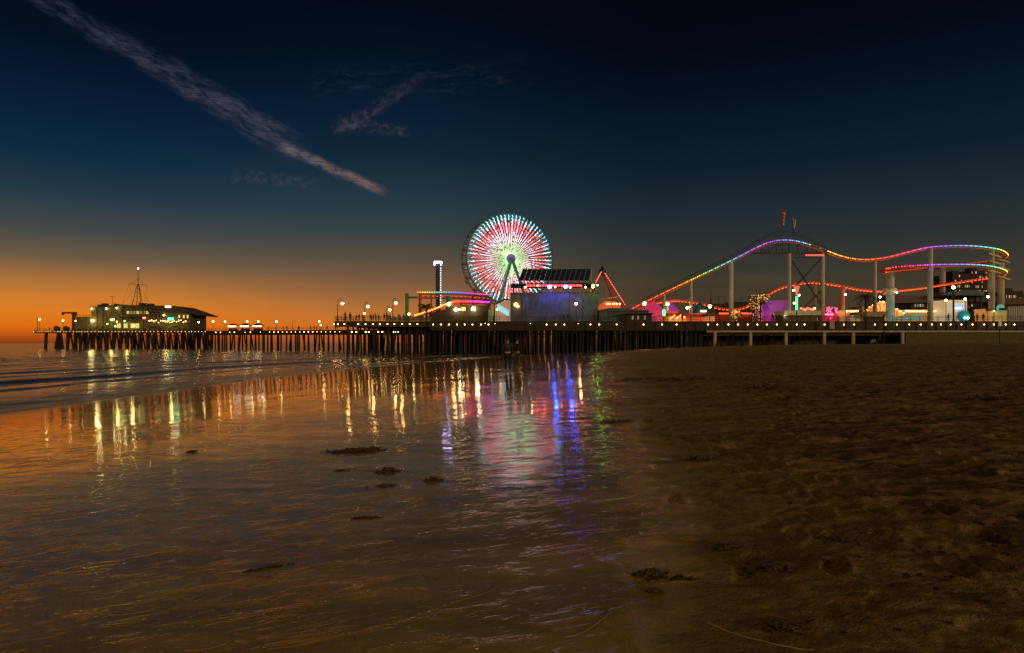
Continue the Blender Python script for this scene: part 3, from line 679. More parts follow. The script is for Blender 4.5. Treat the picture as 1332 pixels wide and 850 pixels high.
for px, py in ((105, 418), (146, 422), (156, 425), (168, 418), (158, 419), (180, 424)): lightpart(r, (xr(px), RY - 4, zr(py)), .25, emat('green_flood', (.9, .85, .2), 16), 'patio_light')
for px, py, e_ in ((125, 418, 800), (152, 420, 600), (172, 421, 700), (222, 420, 420)):           # the floodlights' own light
    ld = bpy.data.lights.new('flood_glow', 'POINT'); ld.energy = e_; ld.color = (.95, .72, .20); ld.shadow_soft_size = .5
    lo = bpy.data.objects.new('flood_glow', ld); col.objects.link(lo); lo.parent = r.o; lo.location = Vector((xr(px), RY - 4.5, zr(py) - 1.2)) - r.l
q = MB(); q.prism([(xr(96), RY - 1, ZE), (xr(100.9), RY - 1, ZE), (xr(100.9), RY - 1, zr(416))], (0, 4, 0)); r.part('stair', q, CREAM)
# mast
mx_, my_ = xr(171), RY + 6; m0 = zr(397); t = T('signal_mast', 'ship style signal mast with yardarm on the restaurant roof', 'mast', (mx_, my_, m0))
q = MB()
for sx, sy in ((-2.3, -1.5), (2.3, -1.5), (-1.6, 1.5), (1.6, 1.5)): q.tube((mx_ + sx, my_ + sy, m0), (mx_ + sx * .15, my_ + sy * .15, zr(369)), .17, .12, 6)
for k in range(5):
    f = 1 - k * .17; z = m0 + (zr(369) - m0) * (k * .2); q.bar((mx_ - 2.3 * f, my_ - 1.5 * f, z), (mx_ + 2.3 * f, my_ - 1.5 * f, z), .12); q.bar((mx_ - 2.3 * f, my_ - 1.5 * f, z), (mx_ + 2.3 * (f - .17), my_ - 1.5 * (f - .17), z + (zr(369) - m0) * .2), .08)
t.part('lattice_legs', q, DARKM)
q = MB(); q.tube((mx_, my_, zr(371)), (mx_, my_, zr(348.5)), .18, .08, 8); t.part('pole', q, DARKM)
q = MB(); q.tube((mx_ - 4.4, my_, zr(368)), (mx_ + 4.4, my_, zr(369.8)), .13, .1, 6); q.tube((mx_ - 3, my_, zr(368)), (mx_, my_, zr(361)), .05, .05, 5); q.tube((mx_ + 3.3, my_, zr(369.6)), (mx_, my_, zr(361)), .05, .05, 5); t.part('yardarm', q, DARKM)
q = MB()
for a_, b_ in (((-4.4, zr(368)), (-2.6, m0)), ((4.4, zr(369.8)), (4.6, m0)), ((-4.4, zr(368)), (-8.3, m0)), ((4, zr(369.8)), (3.2, m0)), ((-.5, zr(372)), (-8.5, zr(396))), ((.5, zr(372)), (5.5, zr(392)))): q.tube((mx_ + a_[0], my_, a_[1]), (mx_ + b_[0], my_, b_[1]), .04, .04, 4)
t.part('rigging', q, DARKM)
q = MB(); railing(q, (mx_ - 3.4, my_ - 2, m0), (mx_ + 3.4, my_ - 2, m0), 1.3, 1.1, (1, .5), .12); q.box(mx_ - 3.6, mx_ + 3.6, my_ - 2.2, my_ + 2.2, zr(398.5), m0 + .02); t.part('platform', q, WHITEP)
lightpart(t, (mx_, my_, zr(348)), .28, emat('mast_light', (1, .45, .35), 40), 'top_light')
q = MB(); x = xr(140.2); q.tube((x, RY + 4, zr(399)), (x, RY + 4, zr(385)), .12, .07, 6); q.bar((x - 1, RY + 4, zr(386)), (x + 1, RY + 4, zr(385.5)), .12); q.ball((x - 1, RY + 4, zr(385)), .2); q.ball((x + 1, RY + 4, zr(384.6)), .2); solo('antenna', 'thin antenna with crossbar on the restaurant roof left of the mast', 'antenna', q, DARKM, (x, RY + 4, zr(399)))
q = MB(); x = xr(187); q.tube((x, RY + 4, zr(398)), (x, RY + 4, zr(394.5)), .3, .2, 6); q.bar((x - 1.3, RY + 4, zr(394.2)), (x + 1.6, RY + 4, zr(396.5)), .4); solo('weather_vane', 'small dark instrument on the restaurant roof right of the mast', 'instrument', q, DARKM, (x, RY + 4, zr(398)))
# jib crane
x = xe(91); t = T('jib_crane', 'rust coloured jib crane at the seaward end of the pier', 'crane', (x, DE + 3, ZE))
q = MB(); q.box(x - .65, x + .65, DE + 2.4, DE + 3.6, ZE, zpx(407, DE)); q.lathe((x, DE + 3, ZE), [(1.3, 0), (1.3, .4), (.8, .7)], 12); t.part('post', q, mat('rusty_steel', (.10, .03, .015), .7))
q = MB(); q.box(xe(76), xe(94), DE + 2.6, DE + 3.4, zpx(407.8, DE), zpx(405.8, DE)); q.prism([(xe(91), DE + 2.8, zpx(412, DE)), (xe(91), DE + 2.8, zpx(408, DE)), (xe(87), DE + 2.8, zpx(408, DE))], (0, .4, 0)); t.part('boom', q, MATS['rusty_steel'])
q = MB(); q.box(xe(75.6), xe(77.6), DE + 2.5, DE + 3.5, zpx(409.6, DE), zpx(406.2, DE)); q.box(xe(92.6), xe(94.6), DE + 2.5, DE + 3.5, zpx(410.5, DE), zpx(406.4, DE)); t.part('hoist', q, MATS['rusty_steel'])
for k, px in enumerate((62.5, 75)):
    q = MB(); q.box(xe(px), xe(px + 5.5), DE + 4, DE + 6, ZE, ZE + 1.9); q.box(xe(px + 1), xe(px + 3), DE + 4.2, DE + 5.6, ZE + 1.9, ZE + 2.4); q.tube((xe(px + 3), DE + 3.9, ZE + .2), (xe(px + 3), DE + 3.9, ZE + 1.2), .4, .4, 8)
    solo('bait_bin', ('low dark bin on the seaward tip of the platform', 'low dark bin just left of the crane post')[k], 'bin', q, BROWNW, (xe(px), DE + 4, ZE))

# ------------------------------------------------------------------ LED colour helpers
def hsv(h_, s_, v_):
    import colorsys; return colorsys.hsv_to_rgb(h_ % 1, s_, v_)
LEDM = vmat('led_beads', 3.0)
def lerp_stops(stops, x):
    if x <= stops[0][0]: return stops[0][1]
    for (a, ca), (b, cb) in zip(stops, stops[1:]):
        if x <= b:
            f = (x - a) / (b - a); return tuple(ca[i] + (cb[i] - ca[i]) * f for i in range(3))
    return stops[-1][1]
RED, ORA, YEL, GRN, CYA, BLU, VIO, MAG = (1, .06, .03), (1, .25, .03), (1, .62, .06), (.1, .9, .12), (.03, .65, .75), (.05, .15, 1), (.25, .07, 1), (1, .05, .45)
def pxof(p): return CX + p.x / p.y * F

# ------------------------------------------------------------------ roller coaster: one continuous track, columns and truss
ctl = [(812, 407, 167), (820, 402, 168), (850, 387, 168), (900, 363, 168), (950, 339, 168), (985, 321, 168), (1003, 314.5, 168), (1018, 312.5, 168), (1035, 314, 168), (1055, 319.5, 168), (1075, 327, 168.5), (1090, 332.5, 169),
       (1110, 337, 169), (1130, 337.6, 169.5), (1155, 334, 170), (1180, 327.5, 171), (1205, 322, 172), (1230, 320, 174), (1260, 320, 176), (1285, 322.5, 178), (1300, 326, 181), (1307, 332, 187), (1300, 337, 195), (1275, 341, 201), (1240, 345, 204), (1200, 349, 203),
       (1165, 352.5, 197), (1149, 354, 188), (1149, 351, 180), (1166, 347.5, 174), (1200, 345, 172), (1240, 344, 173), (1275, 345, 175), (1297, 349, 179), (1306, 354, 187), (1298, 359, 195), (1270, 363, 201), (1230, 369, 202), (1190, 375, 200), (1155, 378, 197), (1120, 376.5, 195), (1085, 370, 194),
       (1055, 367, 194), (1030, 370, 194), (1008, 377, 194), (988, 390, 195), (965, 400.5, 198), (940, 401, 200), (910, 394, 202), (880, 390.5, 203), (855, 393, 200), (835, 399, 194), (818, 406, 184), (806, 409.5, 176), (805, 409.5, 170), (812, 408, 167.5)]
path = catmull([P(*c_) for c_ in ctl], 8)
cps = resample(path, 0.55)
CO = Vector((xp(950, 168), 168, DZ))
co = T('roller_coaster', 'steel roller coaster outlined with rainbow lights, lift hill and double loop', 'roller coaster', CO)
def frame_at(ps, i):
    d = (ps[min(i + 1, len(ps) - 1)] - ps[max(i - 1, 0)]).normalized(); s_ = d.cross(Vector((0, 0, 1))).normalized(); return d, s_, s_.cross(d)
rl = [[], []]; sp_ = []
mbt = MB()
for i, p in enumerate(cps):
    d, s_, u = frame_at(cps, i); rl[0].append(p + s_ * .6 + u * .05); rl[1].append(p - s_ * .6 + u * .05); sp_.append(p - u * .55)
    if i % 3 == 0: mbt.bar(p + s_ * .62, p - s_ * .62, .12, .10); mbt.bar(p + s_ * .55, p - u * .5, .08); mbt.bar(p - s_ * .55, p - u * .5, .08)
q = mbt; q.path(sp_, .24, 6); q.path(rl[0], .09, 5); q.path(rl[1], .09, 5); co.part('track', q, ORANGEP)
st_hill = [(820, MAG), (832, RED), (866, (1, .14, .03)), (884, (1, .35, .05)), (898, YEL), (908, (.45, .8, .05)), (922, (.05, .75, .35)), (945, CYA), (962, (.05, .35, 1)), (976, VIO), (988, (.45, .15, 1)), (1000, VIO), (1012, BLU), (1030, (.08, .3, 1)), (1045, (.05, .45, .8)), (1060, (.02, .45, .3)), (1072, (.02, .4, .2)),
           (1076, YEL), (1090, (1, .5, .05)), (1112, ORA), (1140, (1, .09, .05)), (1165, (1, .04, .2)), (1190, MAG), (1203, (.5, .07, 1)), (1222, (.12, .1, 1)), (1248, (.08, .25, 1)), (1272, (.05, .6, .7)), (1290, (.06, .8, .35)), (1300, (.5, .85, .06)), (1310, YEL)]
st_low = [(1146, ORA), (1158, RED), (1175, (1, .05, .3)), (1196, MAG), (1208, (.5, .07, 1)), (1228, (.12, .1, 1)), (1252, (.08, .25, 1)), (1276, (.05, .6, .7)), (1294, (.06, .8, .35)), (1301, (.5, .85, .06)), (1310, YEL)]
hill = MB(); low = MB(); red = MB()
kk = 0
n_c = len(cps)
# arc length index limits of the lit front passes, found by control point positions
def nearest(pt): return min(range(n_c), key=lambda i: (cps[i] - pt).length_squared)
iA, iB = nearest(P(822, 401, 168)), nearest(P(1307, 332, 187)); iC, iD = nearest(P(1149, 354, 188)), nearest(P(1306, 354, 187))
for i, p in enumerate(cps):
    d, s_, u = frame_at(cps, i)
    side = s_ if (s_.y < 0) else -s_
    c_ = p + side * .78 - u * .12
    if iA <= i <= iB: tgt, col_ = hill, lerp_stops(st_hill, pxof(p))
    elif iC <= i <= iD: tgt, col_ = low, lerp_stops(st_low, pxof(p))
    else: tgt, col_ = red, (.42, .045, .012) if i % 2 == 0 else (.2, .02, .01)
    if 1052 < pxof(p) < 1074 and iA <= i <= iB and i % 6: continue
    tgt.cur = tuple(v * (.4 if i % 3 == 0 else 1) for v in col_) if tgt is not red else col_; tgt.bar(c_ - d * .15, c_ + d * .15, .15, .17)
co.part('led_strip', hill, LEDM, 'rainbow lights along the lift hill and upper loop'); co.part('led_strip', low, LEDM, 'rainbow lights round the lower loop')
co.part('led_strip', red, vmat('led_dim', 2.2), 'dim red lights on the rear track')
# glowing bars added in place of red floodlight on the lower run
q = MB()
for i in range(0, n_c - 2):
    if i > iD + 8: 
        d, s_, u = frame_at(cps, i); side = s_ if s_.y < 0 else -s_
        if i % 2 == 0: q.bar(cps[i] + side * .4 - u * .45, cps[i + 1] + side * .4 - u * .45, .34, .22)
co.part('wash_glow', q, emat('red_wash_glow', (1, .10, .02), 2.2))
# catwalk rail above the lift
q = MB(); pr = [(838, 388.5), (870, 373), (905, 355), (935, 340.5), (965, 324.5), (985, 313.5), (1000, 305), (1012, 302), (1032, 302.5), (1045, 307), (1060, 314), (1075, 323.5)]
hp = catmull([P(a_, b_, 169.2) for a_, b_ in pr], 5); q.path(hp, .06, 5)
for p in hp[::2]:
    tr = min(cps[iA:iB], key=lambda z: abs(z.x - p.x)); q.bar(p, (p.x, 169.2, tr.z - .2), .06)
q.path([p - Vector((0, 0, .55)) for p in hp], .04, 4)
co.part('catwalk_railing', q, DARKM)
# columns
def column(px, ptop, pbot, D, r_, m=STEEL, label=None):
    x = xp(px, D); q = MB(); q.tube((x, D, DZ + .01), (x, D, zpx(ptop, D)), r_, r_ * .95, 16); q.lathe((x, D, DZ + .01), [(r_ * 1.7, 0), (r_ * 1.7, .15), (r_ * 1.05, .2)], 16)
    co.part('support_column', q, m, label, smooth=False)
for px, pt, D, r_ in ((864, 382, 168, .36), (899, 364.5, 168, .38), (951, 341, 168, .6), (1026.5, 330, 167.8, .5), (1070, 330, 168.2, .55), (1138, 339.5, 170, .5), (1210, 323.5, 172, .68), (1290, 325, 178.5, .76),
                      (1158, 355, 181, 1.1), (1226, 347, 203, .85), (1302, 330, 190, .9), (1096, 373, 194, .8), (1060, 368, 194, .6)):
    column(px, pt, 418, D, r_, mat('red_light_tint', (.8, .25, .2), .5) if px == 1096 else STEEL)  # one column's base colour is reddened to carry the red light on it
# truss under the crest
D = 168; q = MB()
bz = zpx(329.5, D)
q.bar((xp(968, D), D, bz), (xp(1076, D), D, bz), .35, .35)
for px in (982, 990, 1000, 1010, 1018, 1026, 1038, 1050, 1062):
    x = xp(px, D); tr = min(cps[iA:iB], key=lambda z: abs(z.x - x)); q.bar((x, D, bz), (x, D, tr.z - .7), .18)
for a_, b_ in ((990, 1000), (1010, 1000), (1010, 1026), (1038, 1026), (1038, 1050), (1062, 1050)):
    x = xp(a_, D); tr = min(cps[iA:iB], key=lambda z: abs(z.x - x)); q.bar((x, D, tr.z - .8), (xp(b_, D), D, bz), .12)
x0, x1 = xp(1028, D), xp(1069, D)
q.bar((x0, D, zpx(336, D)), (x1, D, zpx(397, D)), .3); q.bar((x1, D, zpx(336, D)), (x0, D, zpx(380, D)), .3); q.bar((x1, D, zpx(378, D)), (xp(1048, D), D, zpx(398, D)), .3); q.bar((x0, D, zpx(335, D)), (x1, D, zpx(335, D)), .22)
co.part('truss', q, DARKM)
q = MB(); q.cur = (.5, .05, .04)
for k in range(8): q.box(xp(1047 + k * 3, D), xp(1049 + k * 3, D), D - .5, D - .3, zpx(333.5, D), zpx(331.5, D))
co.part('red_light_bar', q, LEDM)
for px, D_, pys in ((1290, 178.5, (331, 340)), (1302, 189.5, (338, 348, 360)), (1290, 178.5, (352,))):
    for py in pys:
        q = MB(); x = xp(px, D_); q.bar((x - 1.6, D_ - 1.2, zpx(py, D_)), (x + 2.2, D_ - .2, zpx(py + 4, D_)), .5, .35); co.part('bracket', q, CREAM)
q = MB(); x, D_ = xp(1158, 181), 181; q.lathe((x, D_, zpx(384, D_)), [(1.3, 0), (1.7, .6), (1.75, 1.6), (1.3, 1.9)], 18); co.part('column_collar', q, CREAM)
# washes: small coloured floods at the column feet (real lamps of the ride)
def spot(px, D_, z, tx, tz, colr, e, size=50, ty=None, parent=None, rad=.3):
    ld = bpy.data.lights.new('wash_light', 'SPOT'); ld.energy = e; ld.color = colr; ld.spot_size = R(size); ld.spot_blend = .7; ld.shadow_soft_size = rad
    lo = bpy.data.objects.new('wash_light', ld); col.objects.link(lo); p = Vector((xp(px, D_), D_, z)); tgt = Vector((xp(tx, ty or D_ + 3), ty or D_ + 3, tz))
    lo.rotation_euler = (tgt - p).to_track_quat('-Z', 'Y').to_euler()
    if parent: lo.parent = parent.o; lo.location = p - parent.l
    else: lo.location = p
    return lo
spot(1203, 168, DZ + .6, 1210, 22, (.1, .9, .75), 900, 50, 172, co); spot(1214, 168, 27, 1210, 15, (.75, .1, .8), 600, 50, 172, co)
spot(1160, 174, DZ + .6, 1158, 12, (.1, .9, .95), 900, 60, 181, co); spot(1152, 172, DZ + 1, 1158, 20, (1, .75, .5), 900, 40, 181, co)
spot(1287, 172, DZ + .6, 1290, 20, (1, .75, .12), 1600, 45, 178.5, co); spot(1224, 196, DZ + .6, 1226, 18, (.8, .9, .1), 1200, 50, 203, co)
spot(1096, 187, DZ + .6, 1096, 16, (1, .12, .12), 1400, 50, 194, co); spot(1020, 160, DZ + .6, 1026, 20, (.9, .8, .6), 900, 50, 167.8, co); spot(945, 161, DZ + .6, 951, 18, (1, .75, .5), 800, 50, 168, co)
spot(1064, 161, DZ + .6, 1070, 22, (1, .7, .5), 700, 50, 168, co); spot(1132, 163, DZ + .6, 1138, 22, (1, .5, .35), 500, 50, 170, co); spot(1300, 180, DZ + 3, 1300, 22, (1, .4, .15), 1600, 60, 188, co)
# flags on the crest
def flag(px, ptop, pbot, D, label, m, c2):
    x = xp(px, D); z0 = zpx(pbot, D); z1 = zpx(ptop, D); t = T('flag', label, 'flag', (x, D, z0), 'flags on the coaster crest')
    q = MB(); q.tube((x, D, z0), (x, D, z1), .09, .06, 6); t.part('pole', q, DARKM)
    vs = []; n_ = 8; H = (z1 - z0) * .62; W = 1.0
    for i in range(n_ + 1):
        for j in range(5):
            f, g = i / n_, j / 4; vs.append((x + .08 + W * g * (1 - .35 * f) * .7, D + .25 * math.sin(g * 5 + f * 2), z1 - .3 - f * H * (.9 + .1 * g) - g * .5))
    q = MB(); q.add(vs, [(i * 5 + j, i * 5 + j + 1, i * 5 + j + 6, i * 5 + j + 5) for i in range(n_) for j in range(4)]); o = t.part('cloth', q, m)
    sl = o.modifiers.new('thick', 'SOLIDIFY'); sl.thickness = .02
    for pol in o.data.polygons:
        if c2 and (pol.index // 4) % 2: pol.material_index = 1
    if c2: o.data.materials.append(c2)
flag(1017, 271, 303, 168.4, 'tall red and white striped flag at the coaster crest', mat('flag_red', (.6, .06, .04), .8), mat('flag_white', (.7, .6, .55), .8))
flag(1031, 282, 303, 168.4, 'short pale flag beside the striped flag on the crest', mat('flag_pale', (.5, .5, .55), .8), None)

# ------------------------------------------------------------------ ferris wheel
WD = 188.0; wc = P(664, 337, WD); RW = 59.0 / F * WD; aw = R(19)
ax = Vector((math.sin(aw), -math.cos(aw), 0)); e1 = Vector((math.cos(aw), math.sin(aw), 0)); e2 = Vector((0, 0, 1))
fw = T('ferris_wheel', 'large ferris wheel covered in glowing white, red and teal spoke lights', 'ferris wheel', (wc.x, wc.y, DZ))
fc = wc; bc = wc - ax * 4.6
def wp(c_, r_, th): return c_ + e1 * (r_ * math.cos(th)) + e2 * (r_ * math.sin(th))
q = MB()
for c_ in (fc, bc):
    q.path([wp(c_, RW * 1.005, 2 * math.pi * k / 96) for k in range(96)], .2, 6, closed=True); q.path([wp(c_, RW * .93, 2 * math.pi * k / 80) for k in range(80)], .07, 5, closed=True)
    q.path([wp(c_, RW * .5, 2 * math.pi * k / 64) for k in range(64)], .05, 5, closed=True)
fw.part('rim', q, mat('wheel_rim', (.025, .13, .14), .5))
q = MB()
for k in range(40):
    th = 2 * math.pi * k / 40; q.bar(wp(fc, RW * .995, th), wp(bc, RW * .995, th), .09); q.bar(wp(fc, RW * .995, th), wp(bc, RW * .995, th + 2 * math.pi / 40), .06)
fw.part('rim_brace', q, MATS['wheel_rim'])
q = MB()
NS = 60
for c_ in (fc, bc):
    for k in range(NS): th = 2 * math.pi * k / NS; q.bar(wp(c_, 1.0, th) - ax * .12, wp(c_, RW, th) - ax * .12, .07)
fw.part('spokes', q, WHITEP)
# LED lines: each spoke carries coloured lights, pale green at the hub, white, red and teal outwards
def ledcol(f, k, j):
    r_ = random.Random(k * 131 + j); f = f + r_.uniform(-.02, .02)
    if f < .30: c_ = (.17, .27, .12)
    elif f < .44: c_ = (.24, .28, .18) if (k + j) % 4 else (.3, .2, .22)
    elif f < .58: c_ = (.50, .34, .40) if (k * 3 + j) % 5 else (.5, .08, .12)
    elif k % 2: c_ = (.62, .05, .06) if f < .85 else (.10, .30, .34)
    else: c_ = (.46, .26, .34) if f < .70 else ((.55, .10, .14) if f < .78 else ((.30, .42, .50) if f < .9 else (.06, .26, .32)))
    if r_.random() < .10: c_ = tuple(v * .12 for v in c_)
    return c_
q = MB()
NL = 66; NJ = 24
for k in range(NL):
    th = 2 * math.pi * k / NL
    for j in range(NJ):
        f0 = .07 + .9 * j / NJ; f1 = f0 + .9 / NJ * 1.0; fm = (f0 + f1) / 2
        zig = (.010 if j % 2 else -.010) * (.5 + .6 * fm)
        q.cur = ledcol(fm, k, j)
        wth = .12 + .42 * fm if fm > .25 else .2
        q.bar(wp(fc, RW * f0, th - zig) + ax * .12, wp(fc, RW * f1, th + zig) + ax * .12, wth, .06)
fw.part('spoke_lights', q, vmat('wheel_leds', 6.0))
q = MB()
for k in range(NL):
    th = 2 * math.pi * (k + .5) / NL
    for j in range(6, 22, 2):
        f0 = .07 + .9 * j / NJ; q.cur = tuple(v * .5 for v in ledcol(f0, k + 3, j)); q.bar(wp(bc, RW * f0, th), wp(bc, RW * (f0 + .05), th), .12, .06)
fw.part('spoke_lights', q, vmat('wheel_leds', 6.0))
q = MB(); q.disc(fc + ax * .25, ax, 1.3, .5, 28); fw.part('hub_disc', q, emat('hub_purple', (.16, .05, .42), .7, (.1, .05, .2)))
q = MB(); q.tube(bc - ax * 1.0, fc + ax * .1, .55, .55, 16); q.disc(bc + ax * 3.0, ax, 1.6, .5, 24); q.disc(bc - ax * .2, ax, 1.7, .5, 24); fw.part('axle', q, TEAL)
q = MB(); 
for k in range(3): q.bar(fc + ax * .68 + e1 * (-.6 + .1 * k) + e2 * (.35 - .35 * k), fc + ax * .68 + e1 * (.55 - .1 * k) + e2 * (.5 - .35 * k), .12)
fw.part('hub_emblem', q, emat('hub_white', (.8, .7, .9), .9))
for c_, off in ((fc + ax * 1.0, 1), (bc - ax * .8, -1)):
    for s_, sp2 in ((-1, 6.0), (1, 6.2)):
        q = MB(); foot = c_ + e1 * (s_ * sp2) + ax * (off * 1.5); foot.z = DZ; q.bar(c_ + Vector((0, 0, .2)), foot, .75, .75); fw.part('leg', q, TEAL)
gmat = mat('gondola_shell', (.35, .33, .32), .6)
q = MB(); q.lathe((0, 0, 0), [(.2, -1.9), (.85, -1.7), (.95, -1.0), (.85, -.95), (.75, -1.6), (.05, -1.7)], 14)
for a_ in range(4): q.tube((.75 * math.cos(a_ * 1.57), .75 * math.sin(a_ * 1.57), -1.0), (.2 * math.cos(a_ * 1.57), .2 * math.sin(a_ * 1.57), .05), .04, .04, 5)
gme = q.build('gondola', gmat); gd = gme.data; bpy.data.objects.remove(gme)
q = MB(); q.lathe((0, 0, 0), [(1.15, -.35), (.9, .0), (.3, .25), (.02, .35)], 14); x_ = q.build('canopy', mat('gondola_canopy', (.30, .12, .10), .6)); cd = x_.data; bpy.data.objects.remove(x_)
for k in range(20):
    th = 2 * math.pi * (k + .35) / 20; p = wp(wc - ax * 2.3, RW * .995, th)
    g_ = bpy.data.objects.new('gondola', gd); col.objects.link(g_); g_.parent = fw.o; g_.location = p - fw.l
    c_ = bpy.data.objects.new('canopy', cd); col.objects.link(c_); c_.parent = g_

# ------------------------------------------------------------------ stage house with the solar roof
D = 158.0; xq = lambda px: xp(px, D); zq = lambda py: zpx(py, D)
sh = T('stage_house', 'blue grey box shaped building with a canopy roof of solar panels', 'building', (xq(664), D, DZ))
q = MB()
q.prism([(xq(664), D, DZ), (xq(776), D, DZ), (xq(780), D, zq(381.5)), (xq(664), D, zq(381.5))], (0, 14, 0)); sh.part('wall', q, GREYW)
q = MB()
for px in (679, 740.5, 757.5): q.box(xq(px) - .05, xq(px) + .05, D - .06, D - .003, DZ, zq(382))
q.box(xq(664), xq(780), D - .1, D - .003, zq(381.6), zq(380.8)); sh.part('wall_seams', q, DARKM)
q = MB(); q.prism([(xq(665), D - 1.2, zq(371)), (xq(777), D - 1.2, zq(370)), (xq(777), D - 1.2, zq(368.4)), (xq(665), D - 1.2, zq(369.6))], (0, 11, 0)); sh.part('canopy_deck', q, DARKM)
for px in (668, 700, 738, 762, 775):
    q = MB(); q.tube((xq(px), D + .8, zq(381)), (xq(px), D + .8, zq(370.5)), .14, .14, 8); sh.part('canopy_post', q, DARKM)
q = MB()
for px in (683, 700, 716, 728, 741, 754, 768): q.bar((xq(px), D + 1.2, zq(380)), (xq(px + 5), D + 1.2, zq(371)), .12)
sh.part('canopy_brace', q, ORANGEP)
# inclined panel array: 14 panels
a_, b_, c_, d_ = Vector((xq(674.5), D + .5, zq(365))), Vector((xq(766), D + .5, zq(365.3))), Vector((xq(770.5), D + 6, zpx(349.6, D + 6))), Vector((xq(679.5), D + 6, zpx(350.4, D + 6)))
c_ = P(769.5, 349.6, D + 6); d_ = P(680, 350.4, D + 6)
pan = mat('solar_cell', (.022, .032, .075), .22, var=.25); NPN = 14
for k in range(NPN):
    f0, f1 = k / NPN + .004, (k + 1) / NPN - .004
    q = MB(); p4 = [a_.lerp(b_, f0), a_.lerp(b_, f1), d_.lerp(c_, f1), d_.lerp(c_, f0)]; q.prism(p4, Vector((0, .09, -.05))); sh.part('solar_panel', q, pan)
q = MB()
for k in range(NPN + 1):
    f = k / NPN; q.bar(a_.lerp(b_, f) + Vector((0, -.03, 0)), d_.lerp(c_, f) + Vector((0, -.03, 0)), .07, .05)
for f in (0.0, 1.0): q.bar(a_.lerp(d_, f) + Vector((0, -.03, 0)), b_.lerp(c_, f) + Vector((0, -.03, 0)), .05, .05)
for k in range(0, NPN + 1, 2):
    f = k / NPN; t0_ = d_.lerp(c_, f); q.bar(t0_ + Vector((0, .2, -.2)), (t0_.x, t0_.y, zq(369)), .12); q.bar(a_.lerp(b_, f) + Vector((0, .2, 0)), (t0_.x, D + 3, zq(369)), .1)
sh.part('panel_frame', q, mat('aluminium', (.45, .46, .5), .4, .7))
q = MB()
for k, px in enumerate(np.arange(685, 757, 4.0)): 
    q.cur = (1, .025, .012) if k % 3 else (1, .015, .05); q.box(xq(px), xq(px + 2.6), D - 1.35, D - 1.21, zq(373.4), zq(371.2))
sh.part('red_light_row', q, vmat('stage_leds', 11))
for px, py, colr, s_ in ((683, 374.6, (1, .65, .2), .2), (699, 372.5, (1, .4, .2), .14), (714.5, 374.2, (.01, .10, 1), .42), (721.6, 374.2, (1, .5, .2), .18), (735, 374, (.01, .08, 1), .40), (741, 374.6, (1, .5, .2), .2), (760.6, 374.6, (1, .7, .25), .18), (770.5, 373.4, (.35, 1, .03), .36), (775.8, 372, (1, .8, .3), .16)):
    lightpart(sh, (xq(px), D - 1.5, zq(py)), s_, emat('stage_%d' % int(px), colr, 170 if colr[2] == 1 else 70 if colr[1] == 1 else 38), 'canopy_light')
for px in (685, 706, 729, 752): spot(px, D - 1.2, zq(379), px, zq(400), (.16, .36, 1), 380, 52, D, sh, .1)
lightpart(sh, (xq(671), D - .5, zq(396.6)), .5, emat('amber_wall_lamp', (1, .42, .08), 9), 'wall_lamp'); lightpart(sh, (xq(673.5), D - .5, zq(399)), .35, MATS['amber_wall_lamp'], 'wall_lamp')
globe_lamp(749.5, 395.3, D - 3, DZ, 'lit globe lamp in front of the grey stage house wall', .34, GLOBE, 'lamps along the near pier rail')
# roof stage lamps that throw their colour on the wet sand
# annex of the stage house
D2 = 156
q = MB(); q.box(xp(780.5, D2), xp(846, D2), D2 + 2, D2 + 12, DZ, zpx(403.5, D2)); q.prism([(xp(779, D2), D2 + 1.6, zpx(403.4, D2)), (xp(847, D2), D2 + 1.6, zpx(405, D2)), (xp(846, D2), D2 + 1.6, zpx(403.4, D2)), (xp(795, D2), D2 + 1.6, zpx(400, D2))], (0, 11, 0))
an = T('snack_building', 'long low grey building with a shallow roof beside the stage house', 'building', (xp(781, D2), D2 + 2, DZ)); an.part('wall', q, GREYW)
q = MB(); q.box(xp(815, D2), xp(848, D2), D2, D2 + 1.5, DZ, zpx(409, D2)); an.part('front_stall', q, BROWNW)
q = MB(); q.box(xp(814, D2), xp(849, D2), D2 - 1, D2 + 1.6, zpx(408.9, D2), zpx(407.6, D2)); an.part('awning', q, BROWNW)
for px in (822, 829, 838):
    q = MB(); q.box(xp(px, D2), xp(px + 2, D2), D2 - .06, D2 - .01, zpx(416, D2), zpx(411, D2)); an.part('lit_window', q, emat('dim_window', (.8, .6, .3), .35))

# ------------------------------------------------------------------ swinging A-frame ride
D = 176; xq = lambda px: xp(px, D); zq = lambda py: zpx(py, D)
af = T('swing_ride', 'tall A-frame swing ride outlined with red light tubes', 'ride', (xq(783), D, DZ))
top = Vector((xq(783.5), D, zq(351)))
for px, py, yb in ((810, 399, -4), (768, 378, -3.5), (806, 402, 5), (762, 402, 4.5)):
    e_ = Vector((xq(px), D + yb, zq(py))); q = MB(); q.tube(top, e_, .28, .3, 8); af.part('leg', q, REDP)
    if yb < 0:
        q = MB(); n_ = 16; q.cur = (1, .16, .10)
        for k in range(n_): q.bar(top.lerp(e_, (k + .15 + .6) / (n_ + .6)) + Vector((0, -.36, 0)), top.lerp(e_, (k + .8 + .6) / (n_ + .6)) + Vector((0, -.36, 0)), .3, .12)
        af.part('light_tube', q, vmat('red_tube', 1.6))
q = MB(); q.lathe((top.x, D, top.z - 1.5), [(.3, 0), (1.0, .1), (.9, 1.4), (.35, 1.9), (.1, 2.6)], 12); af.part('top_housing', q, DARKM)
q = MB(); q.bar((xq(783), D, zq(389.5)), (xq(806), D, zq(386)), .25); q.tube(top, (xq(790), D, zq(389)), .12, .12, 6); af.part('swing_arm', q, CREAM)
